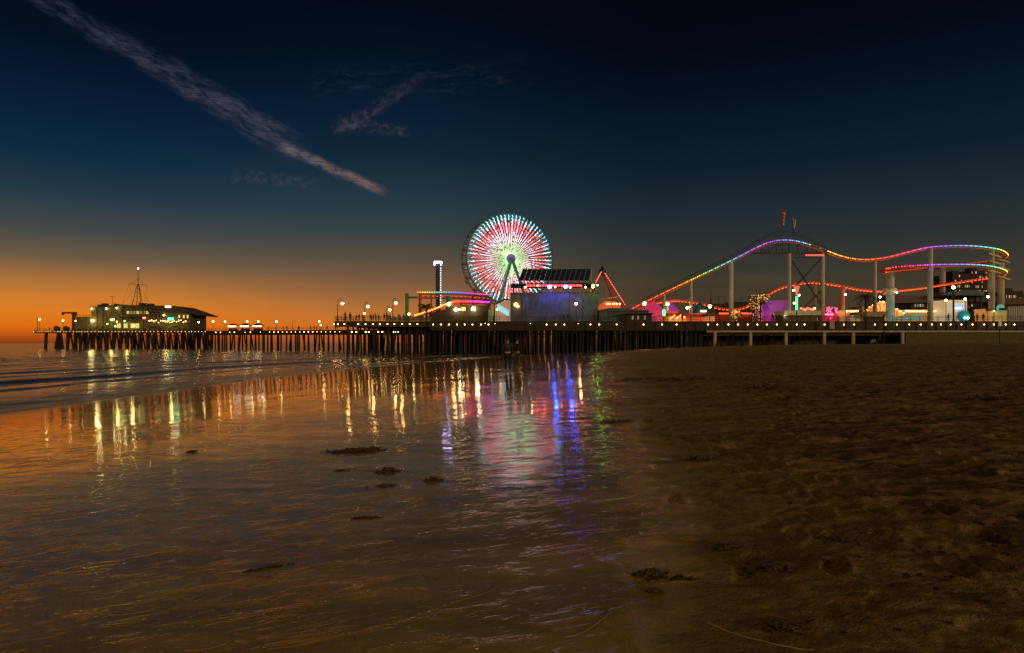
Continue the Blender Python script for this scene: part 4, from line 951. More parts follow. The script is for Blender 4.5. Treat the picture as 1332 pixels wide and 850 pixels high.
q = MB(); q.box(xq(779), xq(806), D - 1, D + 5, zq(404), zq(398)); q.prism([(xq(780), D - 1.2, zq(398)), (xq(806), D - 1.2, zq(398)), (xq(800), D - 1.2, zq(393)), (xq(786), D - 1.2, zq(392.5))], (0, 6, 0)); af.part('boarding_hut', q, emat('red_lit_hut', (1, .16, .05), .35, (.5, .12, .08)))
for px in (789, 792, 797, 801, 805): lightpart(af, (xq(px), D - 1.5, zq(396)), .22, emat('orange_bulb', (1, .3, .08), 20), 'bulb')

# ------------------------------------------------------------------ drop tower
D = 175; xq = lambda px: xp(px, D); zq = lambda py: zpx(py, D)
dt = T('drop_tower', 'slim black drop tower with a glowing white top', 'ride', (xq(569.5), D, DZ))
q = MB(); q.box(xq(566.8), xq(572.6), D, D + 1.3, DZ, zq(341)); dt.part('tower', q, DARKM)
q = MB()
for k in range(18): q.box(xq(566.6), xq(572.8), D - .08, D - .003, zq(404 - k * 3.4), zq(403.4 - k * 3.4))
for k in range(18): q.bar((xq(567), D - .05, zq(404 - k * 3.4)), (xq(572.4), D - .05, zq(400.6 - k * 3.4)), .07)
dt.part('lattice', q, GREYW)
q = MB(); q.box(xq(565), xq(574.4), D - .6, D + 1.6, zq(342.4), zq(340.4)); q.box(xq(564.8), xq(566), D - .6, D - .2, zq(345.5), zq(342.4)); q.box(xq(573.4), xq(574.6), D - .6, D - .2, zq(345.5), zq(342.4)); dt.part('top_light', q, emat('tower_top', (.7, .5, 1), 10))
q = MB()
for k in range(17): q.cur = (.75, .6, .85) if k % 2 else (.3, .6, .7); q.box(xq(572.7), xq(573.9), D - .3, D - .05, zq(349.8 + k * 3.2), zq(348.2 + k * 3.2))
dt.part('side_lights', q, vmat('tower_leds', 3))
q = MB()
for s_ in (-1, 1):
    for k in range(6): x = xq(569.7) + s_ * (.9 + .0 * k); q.box(x - .2, x + .2, D - 1.2 + k * .1, D - .8 + k * .1, DZ + 1.2, DZ + 2.4)
dt.part('seat_ring', q, REDP)

# ------------------------------------------------------------------ low coaster with rainbow edge, left of the wheel
gp = T('gate_frame', 'green square steel gateway at the left end of the rides', 'gateway', (xp(529, 160), 160, DZ)); q = MB(); x = xp(529.3, 160)
q.box(x - .38, x + .38, 159.6, 160.4, DZ, zpx(382, 160)); gp.part('post', q, GREENP); q = MB(); q.box(x + .385, xp(546, 160), 159.8, 160.2, zpx(388.6, 160), zpx(386, 160)); gp.part('beam', q, GREENP)
D = 172; kc = T('small_coaster', 'low family coaster with rainbow lit top rail and red supports', 'roller coaster', (xp(546, D), D, DZ))
def track(T_, pts, step=.6, rad=.16):
    ps = resample(catmull(pts, 8), step); a_, b_ = [], []; q = MB()
    for i, p in enumerate(ps):
        d, s_, u = frame_at(ps, i); a_.append(p + s_ * .5); b_.append(p - s_ * .5)
        if i % 2 == 0: q.bar(p + s_ * .5, p - s_ * .5, .1)
    q.path(a_, .08, 5); q.path(b_, .08, 5); q.path([p - Vector((0, 0, .35)) for p in ps], rad, 6); T_.part('track', q, REDP); return ps
ps = track(kc, [P(544, 381.5, D), P(560, 381.5, D), P(590, 381.5, D), P(612, 383, D + 2), P(640, 385, D + 5)])
q = MB(); sts = [(544, ORA), (552, YEL), (560, (.35, .75, .1)), (572, (.1, .6, .6)), (590, (.1, .3, .8)), (605, VIO), (620, MAG)]
for i in range(0, len(ps) - 1, 1): q.cur = lerp_stops(sts, pxof(ps[i])); q.bar(ps[i] + Vector((-.2, -.6, .15)), ps[i] + Vector((.2, -.6, .15)), .28, .34)
kc.part('led_strip', q, vmat('small_leds', 1.4))
ps = track(kc, [P(545, 386.2, D + 3), P(580, 386.6, D + 3), P(610, 387.5, D + 4), P(640, 390, D + 6)])
q = MB(); q.cur = (1, .06, .03)
for i in range(0, len(ps) - 1, 2): q.bar(ps[i] + Vector((-.2, -.6, .1)), ps[i] + Vector((.2, -.6, .1)), .16, .2)
kc.part('led_strip', q, MATS['small_leds'])
D3 = 164
ps = track(kc, [P(541, 411, D3), P(555, 406.5, D3), P(570, 401, D3), P(584, 395.2, D3), P(594, 393.3, D3), P(610, 393, D3), P(640, 394, D3)])
q = MB(); sts = [(541, ORA), (582, (1, .2, .02)), (592, (1, .03, .02)), (606, (1, .01, .06)), (625, (.7, .01, .4)), (640, (.15, .02, .8))]
for i in range(0, len(ps) - 1): q.cur = lerp_stops(sts, pxof(ps[i])); q.bar(ps[i] + Vector((-.22, -.6, .1)), ps[i] + Vector((.22, -.6, .1)), .26, .3)
kc.part('led_strip', q, vmat('small_leds_bright', 6))
for px, pt, D_, m_, r_ in ((546.5, 382.5, D, REDP, .42), (583.5, 384, D + 1, TEAL, .75), (600, 388, D + 3, REDP, .25), (615, 384, D + 3, REDP, .25), (561, 382.5, D + 1, REDP, .2)):
    q = MB(); x = xp(px, D_); q.tube((x, D_, DZ), (x, D_, zpx(pt, D_) - .3), r_, r_, 10); kc.part('support_column', q, m_)
for k in range(7):
    px = 550 + k * 14; p = ps[min(range(len(ps)), key=lambda i: abs(pxof(ps[i]) - px))]; q = MB(); q.tube((p.x, p.y, DZ), (p.x, p.y, p.z - .3), .12, .12, 6); kc.part('support_column', q, REDP)
for px, py in ((584.5, 396.3),): lightpart(kc, (xp(px, D3), D3 - 1, zpx(py, D3)), .45, GLOBE, 'lamp')
D = 158
ar = T('arcade_building', 'long dark brown arcade building under the low coaster', 'building', (xp(560, D), D, DZ))
q = MB(); q.prism([(xp(558, D), D, DZ), (xp(637, D), D, DZ), (xp(637, D), D, zpx(397.5, D)), (xp(600, D), D, zpx(397, D)), (xp(558, D), D, zpx(408, D))], (0, 5, 0)); ar.part('wall', q, BROWNW)
q = MB(); q.box(xp(600.5, D), xp(605.5, D), D - .3, D - .01, zpx(404.3, D), zpx(402.6, D)); q.box(xp(600.5, D), xp(605.5, D), D - .3, D - .01, zpx(402, D), zpx(400, D)); ar.part('sign', q, emat('orange_sign', (1, .35, .06), 4))
for px, py, s_ in ((593.3, 403.2, .4), (597.6, 403, .22), (616.2, 402.2, .48)): lightpart(ar, (xp(px, D), D - .8, zpx(py, D)), s_, emat('arcade_lamp', (1, .8, .42), 40), 'lamp')
for k in range(9):
    q = MB(); x = xp(563 + k * 8, D); q.box(x, x + .5, D - .04, D - .003, DZ + .2, DZ + 1.8); ar.part('door', q, ROOF)
D = 157
q = MB(); q.box(xp(635.5, D), xp(640.5, D), D - 2, D, DZ, zpx(403.5, D)); solo('ticket_pillar', 'pale teal square pillar between the arcade and the gabled pavilion', 'pillar', q, mat('pale_teal', (.22, .55, .52), .5), (xp(635.5, D), D - 2, DZ))
D = 160; pv = T('gabled_pavilion', 'open gabled pavilion with orange glow and teal swing seats', 'pavilion', (xp(655, D), D, DZ))
q = MB(); q.bar(P(643, 396.5, D), P(657, 389.5, D), .3); q.bar(P(657, 389.5, D), P(664, 390, D), .3); q.bar(P(643, 396.5, D), (xp(643, D), D, DZ), .2); pv.part('roof_edge', q, ROOF)
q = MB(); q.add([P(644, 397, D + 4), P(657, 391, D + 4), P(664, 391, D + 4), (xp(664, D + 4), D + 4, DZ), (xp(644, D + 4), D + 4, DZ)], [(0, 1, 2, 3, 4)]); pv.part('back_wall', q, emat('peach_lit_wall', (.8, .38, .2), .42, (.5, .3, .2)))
for k in range(7):
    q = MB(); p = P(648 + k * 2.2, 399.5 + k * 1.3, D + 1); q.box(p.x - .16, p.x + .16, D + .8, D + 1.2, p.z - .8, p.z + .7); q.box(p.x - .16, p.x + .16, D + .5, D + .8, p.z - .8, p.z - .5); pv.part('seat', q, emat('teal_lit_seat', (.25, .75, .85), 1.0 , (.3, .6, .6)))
q = MB(); q.bar(P(647, 398, D + 1), P(664, 409, D + 1), .18); q.tube((xp(646.3, D), D + 1, DZ), P(646.3, 397, D + 1), .12, .12, 6); pv.part('swing_beam', q, CREAM)
lightpart(pv, P(646.2, 403, D - .5), .18, WARM, 'lamp')

# ------------------------------------------------------------------ midway on the right
def booth(name, label, cat, px0, px1, py, D, wallm, roofm, rise=2.0, depth=5, over=.5, peak=None, group=None):
    x0, x1 = xp(px0, D), xp(px1, D); z1 = zpx(py, D); t = T(name, label, cat, (x0, D, DZ), group)
    ze = z1 - rise * .3; q = MB()
    q.box(x0, x1, D, D + depth, DZ, ze - .01); t.part('wall', q, wallm)
    q = MB(); xm = (x0 + x1) / 2
    if peak: q.add([(x0 - over, D - over, ze), (x1 + over, D - over, ze), (x1 + over, D + depth + over, ze), (x0 - over, D + depth + over, ze), (xm, D + depth / 2, z1 + rise * .0 + peak)], [(0, 1, 4), (1, 2, 4), (2, 3, 4), (3, 0, 4), (3, 2, 1, 0)])
    else: q.box(x0 - over, x1 + over, D - over * 2, D + depth + over, ze, z1)
    t.part('roof', q, roofm); return t
def lit(name, c_, s_, base=None): return emat(name, c_, s_, base or tuple(min(.8, v * .6 + .05) for v in c_))  # surface glows by itself in place of lamplight falling on it
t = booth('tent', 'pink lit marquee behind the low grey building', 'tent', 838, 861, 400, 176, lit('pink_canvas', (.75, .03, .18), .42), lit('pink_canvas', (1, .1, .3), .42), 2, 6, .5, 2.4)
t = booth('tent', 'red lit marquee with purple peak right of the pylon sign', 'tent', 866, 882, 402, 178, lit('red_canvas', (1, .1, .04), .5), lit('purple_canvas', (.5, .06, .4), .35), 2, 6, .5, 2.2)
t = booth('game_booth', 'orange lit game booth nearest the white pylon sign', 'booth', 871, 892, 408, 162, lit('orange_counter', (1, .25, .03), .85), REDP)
for k in range(8): lightpart(t, (xp(872 + k * 2.6, 161), 161, DZ + 1.0 + (k % 3) * .35), .1, emat('booth_bulb', (1, .5, .16), 16), 'bulb')
t = booth('game_booth', 'dim red lit game booth left of the second coaster column', 'booth', 893.5, 909, 409, 164, lit('dim_red_counter', (.9, .12, .03), .45), REDP)
t = booth('kiosk', 'octagonal kiosk with a teal domed roof and white sign', 'kiosk', 907, 922, 404.5, 172, lit('red_counter', (1, .1, .04), .55), mat('teal_roof', (.03, .20, .26), .5), 2, 6, .5, 2.6)
q = MB(); q.box(xp(911, 171), xp(920, 171), 170.7, 170.95, zpx(406, 171), zpx(404, 171)); t.part('sign', q, emat('cream_sign', (1, .8, .5), 5))
t = booth('game_booth', 'small booth with orange posts at the foot of a lamp', 'booth', 923, 930, 408, 160, lit('orange_post', (1, .3, .08), .5), ROOF)
globe_lamp(838.5, 395, 158, DZ, 'bright lamp where the lift hill begins', .46, GLOBE, 'lamps along the near pier rail'); globe_lamp(868.3, 395.8, 160, DZ, 'bright lamp above the white pylon sign', .50, GLOBE, 'lamps along the near pier rail')
globe_lamp(894, 400.7, 168, DZ, 'pink white lamp left of the second coaster column', .36, emat('pink_globe', (1, .35, .25), 60), 'lamps along the near pier rail'); globe_lamp(923.3, 399, 158, DZ, 'bright lamp below the small spire', .44, GLOBE, 'lamps along the near pier rail')
globe_lamp(898, 399.5, 159, DZ, 'small lamp behind the second coaster column', .14, WARM, 'lamps along the near pier rail')
t = T('pylon_sign', 'white and green lit pylon sign in front of the booths', 'sign', (xp(866, 158), 158, DZ)); q = MB(); q.tube((xp(866.3, 158), 158, DZ), (xp(866.3, 158), 158, zpx(398, 158)), .12, .12, 8); t.part('post', q, LAMPG)
q = MB(); q.prism([P(867, 406, 158), P(869.8, 403, 158), P(869.8, 399.5, 158), P(867.4, 401, 158)], (0, .3, 0)); t.part('white_face', q, emat('pale_face', (.5, .65, .7), .7)); 
q = MB(); q.uv(P(863.8, 407, 157.6), .5, 10, 8, (.8, .3, 1.7)); t.part('green_neon', q, emat('green_neon', (.08, 1, .2), 3.5))
q = MB(); q.lathe((xp(924.5, 170), 170, zpx(402, 170)), [(.9, 0), (.7, .8), (.25, 1.6), (.1, 3.0), (.02, 4.4)], 10); q.box(xp(924.5, 170) - .9, xp(924.5, 170) + .9, 169.1, 170.9, DZ, zpx(402, 170)); solo('spire_booth', 'small dark booth topped by a thin spire', 'booth', q, ROOF, (xp(924.5, 170), 170, DZ))
# far rooftops behind the midway
for k, (a_, b_, py, lab) in enumerate(((925, 948, 395.5, 'dark flat roofed building left of the third coaster column'), (952, 984, 393, 'dark flat roofed building between the third column and the gold palm'))):
    q = MB(); q.box(xp(a_, 225), xp(b_, 225), 225, 233, DZ, zpx(py, 225)); solo('market_hall', lab, 'building', q, BROWNW, (xp(a_, 225), 225, DZ))
for k, (px, py, w1) in enumerate(((935, 384.5, 7), (943, 385.5, 5), (964, 386, 10))):
    q = MB(); x = xp(px, 224); q.tube((x, 224, zpx(395.5, 225)), (x, 224, zpx(py, 224)), .09, .07, 6); q.bar((x, 224, zpx(py + 1.5, 224)), (xp(px + w1, 224), 224, zpx(py + 1.5, 224)), .09)
    solo('roof_mast', ('thin mast with crossarm left of the third coaster column', 'shorter thin mast just beside the third coaster column', 'thin mast with a long arm left of the gold palm')[k], 'mast', q, DARKM, (x, 224, zpx(395.5, 225)))
t = T('light_bar_ride', 'low ride with a glowing red neon strip', 'ride', (xp(935, 172), 172, DZ)); q = MB(); q.box(xp(936, 172), xp(976, 172), 172, 176, DZ, zpx(410.5, 172)); t.part('platform', q, REDP); q = MB(); q.box(xp(935, 172), xp(977, 172), 171.6, 171.9, zpx(409, 172), zpx(407.2, 172)); t.part('neon_strip', q, emat('red_neon', (1, .07, .02), 2.6))
q = MB(); q.box(xp(935, 172), xp(977, 172), 171.5, 176.2, zpx(407, 172), zpx(406, 172)); t.part('roof', q, ROOF)
t = T('screen_building', 'large purple lit wall of a ride building', 'building', (xp(986, 172), 172, DZ))
q = MB(); q.prism([(xp(984, 172), 172, DZ), (xp(1024, 172), 172, DZ), (xp(1024, 172), 172, zpx(390.5, 172)), (xp(998, 172), 172, zpx(391, 172)), (xp(984, 172), 172, zpx(403, 172))], (0, 8, 0)); t.part('wall', q, mat('lilac_wall', (.34, .12, .48), .6, var=.15))
spot(1000, 166, DZ + 1, 1006, 15, (.55, .12, .9), 450, 110, 172, t); spot(1016, 166, DZ + 3, 1014, 14, (.5, .12, .9), 260, 110, 172, t); spot(1005, 168, DZ + .5, 1005, 9, (1, .05, .2), 400, 120, 172, t)
t = T('neon_pylon', 'green neon pylon with a pink cone top', 'sign', (xp(1036, 158), 158, DZ)); x = xp(1036.3, 158)
q = MB(); q.tube((x, 158, DZ), (x, 158, zpx(403, 158)), .16, .14, 8); t.part('post', q, LAMPG); q = MB(); q.tube((x, 158, zpx(403.5, 158)), (x, 158, zpx(386, 158)), .26, .24, 10); t.part('green_tube', q, emat('green_tube', (.05, 1, .25), 2.4)); q = MB(); q.lathe((x, 158, zpx(385, 158)), [(.08, 0), (.55, 1.6), (.7, 2.2), (.05, 2.4)], 10); t.part('cone', q, lit('pink_cone', (1, .2, .18), .6))
for px, py in ((1033, 394.5), (1032, 378), (1039.5, 384.3)): lightpart(t, P(px, py, 158), .24, emat('yellow_bulb', (1, .8, .2), 14), 'bulb')
t = booth('ticket_booth', 'low cream roofed ticket building right of the purple wall', 'building', 1019, 1064, 404.5, 161, mat('olive_boards', (.12, .10, .06), .8), CREAM, 3.6, 5, .4)
q = MB()
for k, px in enumerate((1042, 1045, 1047.5, 1050.5, 1054, 1057, 1059.5)): q.cur = (1, .12, .08) if k < 6 else (1, .6, .3); q.ball(P(px, 401.5 + (k % 3) * .8, 163), .32)
t.part('roof_lights', q, LEDM)
t = T('neon_cross_ride', 'pink and red neon cross above a small round ride', 'ride', (xp(1083, 161), 161, DZ)); q = MB(); q.cur = (1, .05, .14)
for a_, b_ in (((1075.5, 400), (1083, 409)), ((1083, 400), (1075.5, 409)), ((1086, 400), (1089, 408)), ((1089.5, 401), (1086.5, 405)), ((1075, 405), (1079, 399.5))): q.bar(P(*a_, 161), P(*b_, 161), .2)
t.part('neon_cross', q, vmat('cross_leds', 4.0)); q = MB(); q.box(xp(1073, 161), xp(1083, 161), 160.6, 160.9, zpx(410, 161), zpx(408.8, 161)); t.part('magenta_bar', q, emat('magenta_bar', (1, .12, .6), 4.5))
q = MB(); q.lathe((xp(1081, 163), 163, DZ), [(2.0, 0), (2.0, 1.2), (1.7, 1.4), (1.5, 2.2), (.1, 2.8)], 16); t.part('drum', q, lit('crimson_drum', (.8, .03, .08), .3)); lightpart(t, P(1080.5, 414.5, 160), .12, MATS['magenta_bar'], 'bulb')
lg = 'globe lamps among the rides at the right'
globe_lamp(1099.8, 383.3, 176, DZ, 'pale green lamp beside the red lit column', .30, emat('green_white', (.7, 1, .7), 22), lg); globe_lamp(1166.5, 380.5, 178, DZ, 'small green lamp right of the thick column', .24, MATS['green_white'], lg)
globe_lamp(1240.3, 374, 160, DZ, 'tall yellow green lamp in front of the white ticket hall', .42, emat('yellow_green', (.85, 1, .1), 40), lg, .2)
globe_lamp(1230.5, 391, 176, DZ, 'left warm lamp of the pair flanking the white hall', .34, FARG, lg); globe_lamp(1255.5, 389.5, 176, DZ, 'right warm lamp of the pair flanking the white hall', .36, FARG, lg)
globe_lamp(1285, 386.3, 164, DZ, 'white lamp just left of the yellow lit coaster column', .28, emat('white_globe', (1, .85, .75), 50), lg); globe_lamp(1144.8, 386.7, 176, DZ, 'white lamp above the orange arch', .24, MATS['white_globe'], lg)
globe_lamp(1293, 404.5, 160, DZ, 'small warm lamp at the foot of the last column', .14, WARM, lg)
t = booth('kiosk', 'brown kiosk with flat cream roof before the orange arch', 'kiosk', 1127.5, 1150, 405.5, 156, mat('olive_boards', (.12, .10, .06), .8), mat('tan_roof', (.32, .24, .15), .7), 4.2, 4, .4)
q = MB()
for k in range(9): q.box(xp(1128 + k * 2.5, 156), xp(1128.5 + k * 2.5, 156), 155.93, 155.99, DZ, zpx(410, 156))
t.part('slats', q, ROOF)
q = MB(); x = xp(1122.5, 157); q.tube((x, 157, DZ), (x, 157, zpx(399, 157)), .22, .2, 8); solo('post', 'pale post left of the brown kiosk', 'post', q, CREAM, (x, 157, DZ))
q = MB(); x = xp(1112, 158); q.box(x - 1.6, x + 1.4, 157, 159.5, DZ, DZ + .9); q.prism([(x - 1.5, 157.2, DZ + .9), (x + 1.2, 157.2, DZ + .9), (x + .8, 157.2, DZ + 1.7), (x - .9, 157.2, DZ + 1.7)], (0, 2, 0)); solo('service_cart', 'white service cart parked behind the pier rail', 'cart', q, WHITEP, (x, 157, DZ))
# orange arch with its canvas wings
D = 184; t = T('carnival_arch', 'orange sunburst arch facade edged with bulbs', 'facade', (xp(1147, D), D, DZ))
ca = Vector((xp(1147, D), D, zpx(407.5, D))); rr = 6.2 / F * D * 1.0
arc = [(1118, 408), (1128, 402.5), (1136, 397), (1141, 393.8), (1147, 392.4), (1153, 394), (1158, 398), (1168, 403), (1176, 408)]
q = MB(); q.prism([P(a_, b_, D) for a_, b_ in arc] + [P(1176, 417, D), P(1118, 417, D)], (0, .5, 0)); t.part('panel', q, lit('arch_panel', (1, .34, .05), .55))
q = MB()
for k in range(9):
    a_ = R(20 + k * 17.5); q.cur = (1, .12, .02) if k % 2 else (1, .5, .1); q.bar(P(1147, 407, D - .3), P(1147 + 10 * math.cos(a_), 407 - 11.5 * math.sin(a_), D - .3), .5, .1)
t.part('sunburst', q, vmat('arch_leds', 1.3))
for p in resample([P(a_, b_ - .3, D - .5) for a_, b_ in arc], 1.05): lightpart(t, p, .15, emat('arch_bulb', (1, .55, .16), 24), 'bulb')
for k, (a_, b_, lab) in enumerate(((1100, 1117, 'short canvas canopy with warm string lights left of the arch'), (1177, 1226, 'long canvas canopy with warm string lights right of the arch'))):
    t = T('canopy', lab, 'canopy', (xp(a_, 186), 186, DZ), 'canvas canopies beside the arch'); q = MB(); q.prism([P(a_, 406.5, 186), P(b_, 406.5, 186), P(b_, 403.4, 186), P(a_, 403.4, 186)], (0, 6, 0)); t.part('valance', q, lit('canvas', (1, .6, .22), .42))
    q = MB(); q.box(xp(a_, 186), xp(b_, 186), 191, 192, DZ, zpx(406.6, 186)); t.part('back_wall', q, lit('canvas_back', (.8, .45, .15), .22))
    for px in np.arange(a_ + 2, b_, 4.6): lightpart(t, P(px, 405, 185.6), .14, MATS['arch_bulb'], 'bulb')
# teal lit stall, white hall, ride vehicle, etc.
t = T('tent', 'pale teal lit tent roof behind the rail left of the third wide column', 'tent', (xp(1178, 160), 160, DZ)); q = MB(); q.prism([P(1165, 416, 160), P(1200, 416, 160), P(1200, 408.5, 160), P(1192, 409, 160)], (0, 5, 0)); t.part('canvas', q, lit('teal_canvas', (.22, .42, .32), .35))
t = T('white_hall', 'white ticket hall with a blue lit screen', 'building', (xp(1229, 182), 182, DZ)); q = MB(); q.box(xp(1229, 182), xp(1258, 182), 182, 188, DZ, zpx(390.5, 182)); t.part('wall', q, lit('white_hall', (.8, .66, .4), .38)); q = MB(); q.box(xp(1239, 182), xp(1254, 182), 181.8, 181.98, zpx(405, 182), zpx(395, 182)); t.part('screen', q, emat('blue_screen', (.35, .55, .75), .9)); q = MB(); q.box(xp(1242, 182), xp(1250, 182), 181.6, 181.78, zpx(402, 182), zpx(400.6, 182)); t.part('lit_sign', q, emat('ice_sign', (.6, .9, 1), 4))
t = T('ride_vehicle', 'round teal ride vehicle with two bright headlights', 'ride', (xp(1257, 156), 156, DZ)); p = P(1257.3, 413, 156)
q = MB(); q.uv((p.x, 157, DZ + 1.3), 1.35, 18, 10, (1, .9, 1)); t.part('body', q, emat('teal_body', (.02, .28, .32), .3, (.02, .3, .3)), smooth=True)
for dx_ in (-1.7, 2.0): lightpart(t, P(1257.3 + dx_, 413.9, 155.4), .27, emat('cyan_head', (.4, 1, 1), 12), 'headlight')
q = MB()
for k in range(9): a_ = R(20 + k * 18); q.tube((p.x + 1.1 * math.cos(a_), 157, DZ + 1.3 + 1.1 * math.sin(a_)), (p.x + 2.1 * math.cos(a_), 157, DZ + 1.3 + 1.9 * math.sin(a_)), .1, .02, 5)
t.part('spikes', q, mat('dark_leaf', (.02, .06, .03), .8))
t = booth('game_booth', 'yellow and orange lit booth beside the last coaster column', 'booth', 1299, 1310.5, 401, 172, lit('yellow_booth', (.8, .5, .12), .38), ROOF)
q = MB(); q.disc(P(1301, 401.6, 171.3), (0, -1, 0), 1.0, .15, 20); t.part('teal_emblem', q, lit('teal_emblem', (.06, .5, .42), .5))
q = MB(); x0 = xp(1281, 176); q.box(x0, xp(1298, 176), 176, 180, DZ, zpx(402, 176)); solo('game_booth', 'orange lit stall left of the yellow column foot', 'booth', q, lit('amber_stall', (.8, .3, .06), .4), (x0, 176, DZ))
t = T('container_wall', 'white corrugated wall at the right edge of the pier', 'wall', (xp(1311, 166), 166, DZ)); q = MB()
for k in range(26): x = xp(1312, 166) + k * .55; q.box(x, x + .3, 165.9, 166.0, DZ, zpx(399 - k * .16, 166))
q.prism([P(1311, 418, 166.01), (150, 166.01, DZ), (150, 166.01, zpx(394, 166)), P(1311, 400, 166.01)], (0, .4, 0)); t.part('panel', q, mat('pale_corrugated', (.33, .34, .34), .6))
t = T('station_roof', 'long dark violet canopy roof behind the thick columns', 'building', (xp(1150, 196), 196, DZ)); q = MB(); q.prism([P(1160, 394.5, 196), P(1300, 392.5, 196), P(1296, 385.5, 196), P(1158, 384.5, 196)], (0, 8, 0)); t.part('roof', q, mat('violet_roof', (.07, .035, .06), .7))
for px in (1168, 1192, 1216, 1244, 1272, 1296):
    q = MB(); q.tube((xp(px, 197), 197, DZ), (xp(px, 197), 197, zpx(393, 197)), .2, .2, 8); t.part('post', q, DARKM)
q = MB(); q.prism([P(1222, 384.3, 192), P(1290, 384.8, 192), P(1288, 380, 192), P(1262, 377.4, 192), P(1236, 379.5, 192)], (0, 6, 0)); q.tube((xp(1240, 195), 195, DZ), (xp(1240, 195), 195, zpx(384, 195)), .25, .25, 8); q.tube((xp(1276, 195), 195, DZ), (xp(1276, 195), 195, zpx(384, 195)), .25, .25, 8); solo('shade_sail', 'dark blue curved roof above the violet canopy', 'canopy', q, mat('blue_roof', (.02, .07, .11), .6), (xp(1240, 195), 195, DZ))
q = MB(); q.prism([P(1303, 396.5, 196), (160, 196, zpx(396, 196)), (160, 196, zpx(387, 196)), P(1306, 388, 196)], (0, 8, 0)); q.box(xp(1310, 197), 159, 197.5, 203, DZ, zpx(396.6, 196)); solo('hall', 'brown roofed hall behind the white wall at the right edge', 'building', q, mat('brown_roof', (.10, .055, .035), .8), (xp(1303, 196), 196, DZ))
# beach signs, rail panel
t = T('sign_post', 'small white beach sign on a dark post near the right edge', 'sign', (xp(1300.3, 128), 128, 2.5)); x = xp(1300.3, 128); q = MB(); q.tube((x, 128, 2.45), (x, 128, zpx(414, 128)), .09, .09, 8); t.part('post', q, DARKM); q = MB(); q.box(x - .28, x + .28, 127.86, 127.9, zpx(424.5, 128), zpx(415, 128)); t.part('panel', q, WHITEP)
q = MB(); q.box(xp(1078, Y0), xp(1084.5, Y0), Y0 - .5, Y0 - .36, zpx(428, Y0), zpx(418.5, Y0)); t = solo('notice_panel', 'pale notice panel fixed on the pier edge below the neon cross', 'sign', q, mat('pale_panel', (.33, .27, .22), .7), (xp(1078, Y0), Y0 - .5, 6))
q = MB(); x = xp(1149.8, 140); q.tube((x, 140, 2.5), (x, 140, zpx(409, 140)), .16, .13, 8); solo('pole', 'dark wooden pole on the sand before the brown kiosk', 'pole', q, PILE, (x, 140, 2.5))
q = MB()
for k in range(30): 
    x = xp(502 + k * 2.0, 151.2); q.box(x, x + .3, 151.15, 151.2, DZ + .1, DZ + 1.0 + .12 * math.sin(k * 1.7))
solo('banner', 'greenish printed mesh banner on the pier rail below the green gate', 'banner', q, mat('green_mesh', (.10, .20, .15), .8, c2=(.25, .32, .22)), (xp(502, 151.2), 151.2, DZ))

# ------------------------------------------------------------------ distant town at the right
def tower(px0, px1, py, D, lab, rows, cols, wmat, name='hotel'):
    zb = 8; x0, x1 = xp(px0, D), xp(px1, D); zt = zpx(py, D); t = T(name, lab, 'building', (x0, D, zb)); q = MB(); q.box(x0, x1, D, D + 25, zb, zt); q.box(x0 + 3, x0 + 8, D + 5, D + 12, zt, zt + 2.5); t.part('wall', q, wmat)
    on = MB(); rg = random.Random(int(px0)); n_ = 0
    for i in range(rows):
        for j in range(cols):
            if rg.random() < .42 and n_ < 70:
                n_ += 1; w_ = (x1 - x0) / cols; h_ = (zt - zb) / rows; a_ = x0 + w_ * (j + .25); z_ = zb + h_ * (i + .3); q = MB(); q.box(a_, a_ + w_ * .45, D - .2, D - .02, z_, z_ + h_ * .45)
                t.part('window', q, emat('far_window_%d' % (n_ % 2), ((1, .6, .3), (1, .75, .5))[n_ % 2], .22 + .3 * (n_ % 2)))
FW = mat('far_wall', (.035, .026, .022), .9)
tower(1239, 1262, 356, 480, 'wide distant hotel block seen through the coaster loops', 12, 9, FW); tower(1263, 1284, 352, 520, 'taller distant hotel block behind the right loop columns', 14, 8, FW); tower(1186, 1218, 392, 420, 'low distant block behind the canvas canopy', 4, 10, FW)
tower(1308, 1322, 379.5, 430, 'low distant building with a row of lights right of the coaster', 3, 7, FW); tower(1323, 1345, 383, 460, 'low distant building at the right edge of the skyline', 3, 8, FW)
leafm, h, b = new_mat('dark_foliage'); g = h.n.new('ShaderNodeNewGeometry'); h.put(b.inputs['Base Color'], h.mix(h.noise(g.outputs['Position'], .8, 3), (.025, .035, .012, 1), (.07, .075, .025, 1))); b.inputs['Roughness'].default_value = .8
def crown_mesh(c_, rx, rz, n_, sz, rg):
    q = MB()
    lobes = [(Vector((rg.uniform(-.6, .6) * rx, rg.uniform(-.5, .5) * rx, rg.uniform(-.4, .5) * rz)), rg.uniform(.3, .55)) for _ in range(9)]
    for _ in range(n_):
        l, s_ = rg.choice(lobes); d = Vector((rg.gauss(0, 1), rg.gauss(0, 1), rg.gauss(0, 1))).normalized() * rg.uniform(.5, 1) ** .5 * s_
        p = Vector(c_) + l + Vector((d.x * rx, d.y * rx, d.z * rz)); a_ = Vector((rg.gauss(0, 1), rg.gauss(0, 1), rg.gauss(0, 1))).normalized() * sz; b_ = Vector((rg.gauss(0, 1), rg.gauss(0, 1), rg.gauss(0, 1))).normalized() * sz
        q.quad(p - a_, p + b_ * .6, p + a_, p - b_ * .6)
    return q
rg = random.Random(11)
